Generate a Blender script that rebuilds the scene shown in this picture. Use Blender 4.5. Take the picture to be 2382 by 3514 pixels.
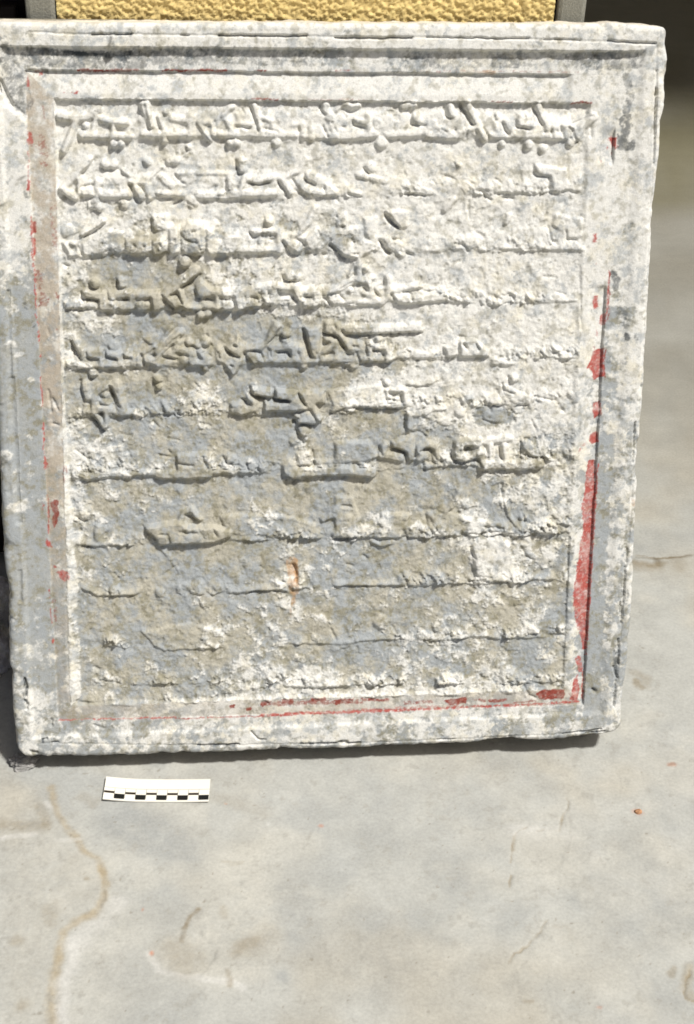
import bpy, math, random
import numpy as np
from mathutils import Matrix, Vector
R = math.radians
random.seed(7)
for o in list(bpy.data.objects): bpy.data.objects.remove(o)
scn = bpy.context.scene
COL = scn.collection

# ------------------------------------------------------------------ camera
LEAN = R(19)                                    # the stone leans back against the pillar
FOC, PW, PH = 5000.0, 2382.0, 3514.0            # focal length in pixels of the traced photograph
R1 = np.array([0.99617542, 0.01762500, -0.08557973]); R2 = np.array([0.00641086, 0.96206094, 0.27275931]); R3 = np.cross(R1, R2)
TC = np.array([-0.27542813, -0.19871959, -1.38964748])                            # origin of the stone's relief plane as the camera sees it
B = np.array([[1, 0, 0], [0, math.sin(LEAN), math.cos(LEAN)], [0, -math.cos(LEAN), math.sin(LEAN)]]).T
RW = B @ np.stack([R1, R2, R3], 1).T            # camera axes -> world axes
ZG = -0.057848                                       # ground height below the stone's origin
ORG = np.array([0.0, 0.0, -ZG])                 # the stone's origin in the world (ground is z = 0)
CAM = -RW @ TC + ORG
cd = bpy.data.cameras.new("camera"); cam = bpy.data.objects.new("camera", cd); COL.objects.link(cam)
cd.sensor_fit = 'VERTICAL'; cd.sensor_height = 36.0; cd.lens = FOC / PH * 36.0
cd.clip_start = 0.05; cd.clip_end = 200
m = Matrix([list(RW[0]) + [CAM[0]], list(RW[1]) + [CAM[1]], list(RW[2]) + [CAM[2]], [0, 0, 0, 1]])
cam.matrix_world = m
scn.camera = cam
scn.cycles.filter_width = 1.7

# ------------------------------------------------------------------ light
SUN = Vector((0.42, -0.34, 1.0)).normalized()   # towards the sun: high, in front and to the right
world = bpy.data.worlds.new("World"); scn.world = world; world.use_nodes = True
nt = world.node_tree; bg = nt.nodes["Background"]
sky = nt.nodes.new("ShaderNodeTexSky"); sky.sky_type = 'NISHITA'; sky.sun_disc = False
sky.sun_elevation = math.asin(SUN.z); sky.sun_rotation = math.atan2(SUN.x, SUN.y)
sky.dust_density = 5.0; sky.air_density = 0.7; sky.ozone_density = 1.0
nt.links.new(sky.outputs[0], bg.inputs[0]); bg.inputs[1].default_value = 0.05
sl = bpy.data.lights.new("sun", 'SUN'); sl.energy = 4.2; sl.angle = R(5.0); sl.color = (1.0, 0.98, 0.94)
so = bpy.data.objects.new("sun", sl); COL.objects.link(so)
so.rotation_euler = SUN.to_track_quat('Z', 'Y').to_euler()
scn.view_settings.view_transform = 'Standard'; scn.view_settings.look = 'None'
scn.view_settings.gamma = 1.0; scn.view_settings.exposure = 0.2

# ------------------------------------------------------------------ tracing: photograph point -> place on a real plane
def ray(x, y):
    d = np.stack([(np.asarray(x, float) - PW / 2) / FOC, -(np.asarray(y, float) - PH / 2) / FOC, -np.ones_like(np.asarray(x, float))])
    return np.tensordot(RW, d, 1)
NW = B[:, 2]
def to_stone(x, y, n=0.0):
    """millimetres along and up the stone's face for a traced point lying n mm proud of the relief plane"""
    d = ray(x, y); c = CAM - ORG - NW * n / 1000.0
    k = -(c @ NW) / np.tensordot(NW, d, 1)
    p = c[:, None] + k * d.reshape(3, -1)
    return (B[:, 0] @ p) * 1000.0, (B[:, 1] @ p) * 1000.0
def to_ground(x, y, z=0.0):
    d = ray(x, y).reshape(3, -1); k = (z - CAM[2]) / d[2]
    return CAM[0] + k * d[0], CAM[1] + k * d[1]
def to_wall(x, y, wy):
    d = ray(x, y).reshape(3, -1); k = (wy - CAM[1]) / d[1]
    return CAM[0] + k * d[0], CAM[2] + k * d[2]

# ------------------------------------------------------------------ numeric helpers
def smooth(a, b, x):
    t = np.clip((x - a) / (b - a), 0, 1); return t * t * (3 - 2 * t)
def vnoise(x, y, cell, seed):
    rs = np.random.RandomState(seed); g = rs.rand(256, 256).astype(np.float32) * 2 - 1
    a = 0.6 + seed * 1.3
    xx = (x * math.cos(a) - y * math.sin(a)) / cell + 40.3; yy = (x * math.sin(a) + y * math.cos(a)) / cell + 71.7
    i = np.floor(xx).astype(int); j = np.floor(yy).astype(int); fx = xx - i; fy = yy - j
    fx = fx * fx * (3 - 2 * fx); fy = fy * fy * (3 - 2 * fy)
    i &= 255; j &= 255; i2 = (i + 1) & 255; j2 = (j + 1) & 255
    return (g[i, j] * (1 - fx) + g[i2, j] * fx) * (1 - fy) + (g[i, j2] * (1 - fx) + g[i2, j2] * fx) * fy
def fbm(x, y, cell, seed, octs=4, gain=0.55):
    s = 0; a = 1; t = 0
    for k in range(octs):
        s = s + a * vnoise(x, y, cell, seed + 17 * k); t += a; a *= gain; cell *= 0.5
    return s / t
def seg_dist(U, V, pts):
    best = np.full(U.shape, 1e9, np.float32)
    for (x0, y0), (x1, y1) in zip(pts[:-1], pts[1:]):
        dx, dy = x1 - x0, y1 - y0; L = dx * dx + dy * dy + 1e-9
        t = np.clip(((U - x0) * dx + (V - y0) * dy) / L, 0, 1)
        best = np.minimum(best, np.hypot(U - x0 - t * dx, V - y0 - t * dy))
    return best
def poly_dist(U, V, pts):
    """signed distance, positive inside"""
    c = list(pts) + [pts[0]]; d = seg_dist(U, V, c); ins = np.zeros(U.shape, bool)
    for (x0, y0), (x1, y1) in zip(c[:-1], c[1:]):
        if y0 == y1: continue
        hit = ((y0 > V) != (y1 > V)) & (U < (x1 - x0) * (V - y0) / (y1 - y0) + x0); ins ^= hit
    return np.where(ins, d, -d)

def mesh_obj(name, verts, quads, mat, parent=None, cols=None, smoothed=True):
    me = bpy.data.meshes.new(name); nv, nq = len(verts), len(quads)
    me.vertices.add(nv); me.vertices.foreach_set("co", np.ascontiguousarray(verts, np.float32).ravel())
    me.loops.add(nq * 4); me.loops.foreach_set("vertex_index", np.ascontiguousarray(quads, np.int32).ravel())
    me.polygons.add(nq); me.polygons.foreach_set("loop_start", np.arange(0, nq * 4, 4, dtype=np.int32))
    me.polygons.foreach_set("loop_total", np.full(nq, 4, np.int32))
    me.update(calc_edges=True); me.validate()
    me.polygons.foreach_set("use_smooth", np.full(len(me.polygons), smoothed))
    if cols is not None:
        at = me.color_attributes.new("tint", 'FLOAT_COLOR', 'POINT')
        c4 = np.ones((nv, 4), np.float32); c4[:, :3] = cols; at.data.foreach_set("color", c4.ravel())
    me.materials.append(mat)
    o = bpy.data.objects.new(name, me); COL.objects.link(o)
    if parent is not None: o.parent = parent
    return o
def py_obj(name, verts, faces, mat, parent=None, bevel=0.0):
    me = bpy.data.meshes.new(name); me.from_pydata([tuple(v) for v in verts], [], faces); me.update()
    me.materials.append(mat); o = bpy.data.objects.new(name, me); COL.objects.link(o)
    if parent is not None: o.parent = parent
    if bevel:
        b = o.modifiers.new("edge", 'BEVEL'); b.width = bevel; b.segments = 2
    return o
def box(name, x0, x1, y0, y1, z0, z1, mat, parent=None, bevel=0.0):
    v = [(x, y, z) for z in (z0, z1) for y in (y0, y1) for x in (x0, x1)]
    f = [(0, 2, 3, 1), (4, 5, 7, 6), (0, 1, 5, 4), (2, 6, 7, 3), (0, 4, 6, 2), (1, 3, 7, 5)]
    return py_obj(name, v, f, mat, parent, bevel)
def tag(o, label=None, cat=None, kind=None, group=None):
    if label: o["label"] = label
    if cat: o["category"] = cat
    if kind: o["kind"] = kind
    if group: o["group"] = group
    return o

def s2l(c):
    c = np.asarray(c, float) / 255.0
    return np.where(c <= 0.04045, c / 12.92, ((c + 0.055) / 1.055) ** 2.4)

# ------------------------------------------------------------------ materials
def mat_base(name, rough=0.9):
    m = bpy.data.materials.new(name); m.use_nodes = True; n = m.node_tree.nodes; b = n["Principled BSDF"]
    b.inputs["Roughness"].default_value = rough; b.inputs["Specular IOR Level"].default_value = 0.25
    return m, m.node_tree, b
def tinted(name, rough, fine, amt, bumps, base=None, streak=0.0):
    """base colour = the surface's own tint (vertex attribute or a colour) varied by fine mineral grain; bump = grain relief"""
    m, t, b = mat_base(name, rough); N = t.nodes; Lk = t.links
    co = N.new("ShaderNodeTexCoord")
    nz = N.new("ShaderNodeTexNoise"); nz.inputs["Scale"].default_value = fine; nz.inputs["Detail"].default_value = 6; nz.inputs["Roughness"].default_value = 0.65
    Lk.new(co.outputs["Object"], nz.inputs["Vector"])
    mr = N.new("ShaderNodeMapRange"); mr.inputs["From Min"].default_value = 0.3; mr.inputs["From Max"].default_value = 0.7
    mr.inputs["To Min"].default_value = 1 - amt; mr.inputs["To Max"].default_value = 1 + amt * 0.6
    Lk.new(nz.outputs["Fac"], mr.inputs["Value"])
    mx = N.new("ShaderNodeMix"); mx.data_type = 'RGBA'; mx.blend_type = 'MULTIPLY'; mx.inputs["Factor"].default_value = 1
    if base is None:
        at = N.new("ShaderNodeAttribute"); at.attribute_name = "tint"; Lk.new(at.outputs["Color"], mx.inputs["A"])
    else:
        mx.inputs["A"].default_value = (*base, 1)
    Lk.new(mr.outputs[0], mx.inputs["B"]); Lk.new(mx.outputs["Result"], b.inputs["Base Color"])
    if streak:
        mp = N.new("ShaderNodeMapping"); mp.inputs["Scale"].default_value = (13, 20, 13); Lk.new(co.outputs["Object"], mp.inputs["Vector"])
        n2 = N.new("ShaderNodeTexNoise"); n2.inputs["Scale"].default_value = 1.0; n2.inputs["Detail"].default_value = 12; n2.inputs["Roughness"].default_value = 0.82
        Lk.new(mp.outputs[0], n2.inputs["Vector"])
        m2 = N.new("ShaderNodeMapRange"); m2.inputs["From Min"].default_value = 0.3; m2.inputs["From Max"].default_value = 0.7
        m2.inputs["To Min"].default_value = 1 - streak; m2.inputs["To Max"].default_value = 1 + streak * 0.7; Lk.new(n2.outputs["Fac"], m2.inputs["Value"])
        x2 = N.new("ShaderNodeMix"); x2.data_type = 'RGBA'; x2.blend_type = 'MULTIPLY'; x2.inputs["Factor"].default_value = 1
        Lk.new(mx.outputs["Result"], x2.inputs["A"]); Lk.new(m2.outputs[0], x2.inputs["B"]); Lk.new(x2.outputs["Result"], b.inputs["Base Color"])
    prev = None
    for sc, st, dist in bumps:
        z = N.new("ShaderNodeTexNoise"); z.inputs["Scale"].default_value = sc; z.inputs["Detail"].default_value = 5; z.inputs["Roughness"].default_value = 0.6
        Lk.new(co.outputs["Object"], z.inputs["Vector"])
        bp = N.new("ShaderNodeBump"); bp.inputs["Strength"].default_value = st; bp.inputs["Distance"].default_value = dist
        Lk.new(z.outputs["Fac"], bp.inputs["Height"])
        if prev is not None: Lk.new(prev.outputs[0], bp.inputs["Normal"])
        prev = bp
    if prev is not None: Lk.new(prev.outputs[0], b.inputs["Normal"])
    return m
M_stone = tinted("weathered_marble", 0.85, 900, 0.16, [(700, 0.5, 0.0006), (220, 0.35, 0.001)])
M_ground = tinted("cement_floor", 0.88, 330, 0.13, [(900, 0.35, 0.0004), (160, 0.3, 0.0008)], streak=0.12)
M_yellow = tinted("yellow_stucco", 0.9, 600, 0.12, [(800, 0.4, 0.0006)])
M_grey = tinted("grey_cement_trim", 0.92, 500, 0.3, [(600, 0.6, 0.0012)], base=s2l((146, 145, 134)))
M_core = tinted("pillar_core", 0.92, 200, 0.2, [(300, 0.5, 0.001)], base=s2l((150, 145, 130)))
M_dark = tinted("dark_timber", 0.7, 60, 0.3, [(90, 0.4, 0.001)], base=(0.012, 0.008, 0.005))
M_roof = tinted("roof_underside", 0.9, 30, 0.15, [(60, 0.3, 0.002)], base=(0.3, 0.27, 0.2))
M_lump = tinted("rough_mortar", 0.95, 300, 0.35, [(400, 0.8, 0.002)])
M_white = tinted("white_card", 0.5, 300, 0.02, [], base=(0.72, 0.695, 0.62))
M_black = tinted("black_print", 0.5, 300, 0.05, [], base=(0.008, 0.008, 0.008))
M_line = tinted("brown_print", 0.5, 300, 0.05, [], base=(0.03, 0.02, 0.012))
M_dirt = tinted("rusty_chip", 0.9, 300, 0.2, [], base=s2l((180, 110, 60)))

# ================================================================== THE STONE
W0, H0 = 510.043, 593.755        # outer edge of the painted inner border, mm
STEP = 0.8
CRV = {
 'T': [(-46,72),(0,72),(100,75),(190,76),(600,77),(800,75),(1000,76),(1180,78),(1500,80),(1700,80),(1900,81),(1992,80),(2099,76),(2160,81),(2230,86),(2300,90)],
 'Bt': [(60,2604),(95,2604),(150,2603),(457,2597),(600,2592),(762,2587),(900,2580),(1200,2574),(1228,2571),(1400,2563),(1541,2558),(1640,2553),(1729,2541),(1790,2541),(1854,2547),(1960,2538),(2057,2529),(2150,2516)],
 'L': [(-46,60),(-46,90),(-38,500),(-25,1000),(-10,1400),(2,1700),(6,1800),(10,1900),(15,1958),(22,2000),(33,2045),(27,2090),(30,2173),(34,2290),(42,2311),(41,2400),(45,2475),(54,2540),(60,2620)],
 'R': [(2294,60),(2291,116),(2289,153),(2295,208),(2293,245),(2288,290),(2285,362),(2275,403),(2271,472),(2265,541),(2258,610),(2251,679),(2244,748),(2240,851),(2234,937),(2227,1041),(2227,1100),(2219,1197),(2216,1313),(2206,1410),(2198,1526),(2187,1603),(2193,1661),(2187,1739),(2183,1836),(2177,1990),(2170,2117),(2163,2200),(2155,2300),(2147,2363),(2137,2450),(2133,2540)],
}
def curve(k, n=4.0):
    a = np.array(CRV[k], float); return to_stone(a[:, 0], a[:, 1], n)
uT, vT = curve('T'); uB, vB = curve('Bt'); uL, vL = curve('L'); uR, vR = curve('R')
u0, u1 = uL.mean(), uR.mean(); v0, v1 = vB.mean(), vT.mean()
NU, NV = int((u1 - u0) / STEP), int((v1 - v0) / STEP)
S, T = np.meshgrid(np.linspace(0, 1, NU), np.linspace(0, 1, NV))
Ub = u0 + (u1 - u0) * S; Vb = v0 + (v1 - v0) * T
def rough1(x, seed, a): return a * (vnoise(x, x * 0 + 3.1, 14, seed) + 0.6 * vnoise(x, x * 0 + 9.7, 5, seed + 3))
fall = lambda d: np.exp(-(d / 14.0) ** 2)
srt = lambda x, a, b: np.interp(x, a[np.argsort(a)], b[np.argsort(a)])
V = Vb + (srt(Ub, uT, vT) - v1 + rough1(Ub, 5, 0.35)) * fall(v1 - Vb) + (srt(Ub, uB, vB) - v0 + rough1(Ub, 9, 0.8)) * fall(Vb - v0)
def corner(V, u, ci, r):
    d = np.clip(Vb - v0, 0, r); e = np.clip(v1 - Vb, 0, 7.0)
    return (r - np.sqrt(np.maximum(r * r - (r - d) ** 2, 0))) + (7 - np.sqrt(np.maximum(49 - (7 - e) ** 2, 0)))
edl = srt(V, vL, uL) - u0 + rough1(V, 21, 0.6); edr = srt(V, vR, uR) - u1 + rough1(V, 31, 0.5)
U = Ub + (edl + corner(V, 0, 0, 13)) * fall(Ub - u0) + (edr - corner(V, 0, 0, 13)) * fall(u1 - Ub)
edge = np.minimum.reduce([(Ub - u0), (u1 - Ub), (Vb - v0), (v1 - Vb)])
eT, eB, eL, eR = v1 - Vb, Vb - v0, Ub - u0, u1 - Ub

# wobbling sample coordinates: every traced outline is a little eroded
Uw = U + 0.7 * fbm(U, V, 9, 101, 3) + 0.35 * fbm(U, V, 3, 107, 2); Vw = V + 0.7 * fbm(U, V, 9, 103, 3) + 0.35 * fbm(U, V, 3, 109, 2)
mm = W0 / 1996.0                                       # about mm per photograph pixel

# ---- mouldings: rim / cavetto / inner border / sunk text field
pu, pv = to_stone([184, 2031, 1935, 242], [336, 352, 2367, 2424])
def edgef(i, j, horizontal):
    if horizontal: return pv[i] + (Uw - pu[i]) * (pv[j] - pv[i]) / (pu[j] - pu[i])
    return pu[i] + (Vw - pv[i]) * (pu[j] - pu[i]) / (pv[j] - pv[i])
dTop, dBot, dLef, dRig = edgef(0, 1, True) - Vw, Vw - edgef(3, 2, True), Uw - edgef(0, 3, False), edgef(1, 2, False) - Uw
dP = np.minimum.reduce([dTop, dBot, dLef, dRig])                     # >0 inside the text field
oT, oB, oL, oR = H0 - Vw, Vw, Uw, W0 - Uw
dO = np.minimum.reduce([oT, oB, oL, oR])                             # >0 inside the outer edge of the inner border
ru, rv = to_stone([-8, 2211, 2070, 112], [160, 178, 2450, 2535], 4)
def rf(i, j, horizontal):
    if horizontal: return rv[i] + (Uw - ru[i]) * (rv[j] - rv[i]) / (ru[j] - ru[i])
    return ru[i] + (Vw - rv[i]) * (ru[j] - ru[i]) / (rv[j] - rv[i])
kT, kB, kL, kR = rf(0, 1, True) - Vw, Vw - rf(3, 2, True), Uw - rf(0, 3, False), rf(1, 2, False) - Uw
dK = np.minimum.reduce([kT, kB, kL, kR])                             # >0 inside the rim
YP = np.interp(V, [0, H0], [2440, 243])                              # rough photograph height of a row

Z = np.zeros_like(U)
wear = smooth(-0.1, 0.5, fbm(U, V, 60, 55, 3))
def blend(ds, vals, soft):
    """value of the nearest side, blended across the mitres"""
    w = [np.exp(-np.clip(d - np.minimum.reduce(ds), 0, 60) / soft) for d in ds]; t = sum(w)
    return sum(wi * v for wi, v in zip(w, vals)) / t
sidesK, sidesO, sidesP = [kT, kB, kL, kR], [oT, oB, oL, oR], [dTop, dBot, dLef, dRig]
rim_h = blend(sidesK, [6.0, 2.0, 2.6, 2.0], 6.0); wK = blend(sidesK, [0.9, 2.5, 2.0, 4.5], 6.0)
Z += rim_h * (1 - smooth(-1, 1, dK / wK))
stepR = np.clip(smooth(400, 440, YP) * (1 - smooth(500, 535, YP)) + smooth(915, 935, YP) * (1 - 0.5 * smooth(1320, 1350, YP) * (1 - smooth(1360, 1400, YP))), 0, 1)
topfade = 1 - smooth(W0 - 48, W0 - 38, U)
d1 = blend(sidesO, [3.4 * topfade, 0.4, 2.0, 3.6 * stepR], 2.0)             # step at the outer edge of the inner border
e1 = blend(sidesO, [0.6, 0.0, 0.4, 0.4], 3.0)                                # level reached at the text field's edge
band = np.clip(dO / np.maximum(dO - dP, 1e-3), 0, 1)
Z += np.where(dO > -0.6, smooth(-0.5, 0.5, dO) * (-d1 + (d1 + e1) * np.minimum(band * 1.25, 1)), 0)
Zb = e1
Zf = -np.interp(YP, [300, 700, 1300, 2000, 2500], [4.4, 4.2, 4.2, 3.0, 1.8]) + 2.9 * smooth(W0 - 150, W0 - 20, U) * (1 - 0.6 * smooth(1750, 2000, YP)) * smooth(330, 420, YP)
wP = blend(sidesP, [1.3, 3.5, 1.6 + 8.0 * smooth(1200, 2100, YP), 2.0 + 4.0 * (1 - smooth(1700, 1850, YP))], 3.0)
tP = smooth(0, 1, dP / wP); Z = np.where(dP > 0, Zb * (1 - tP) + Zf * tP, Z)

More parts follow.
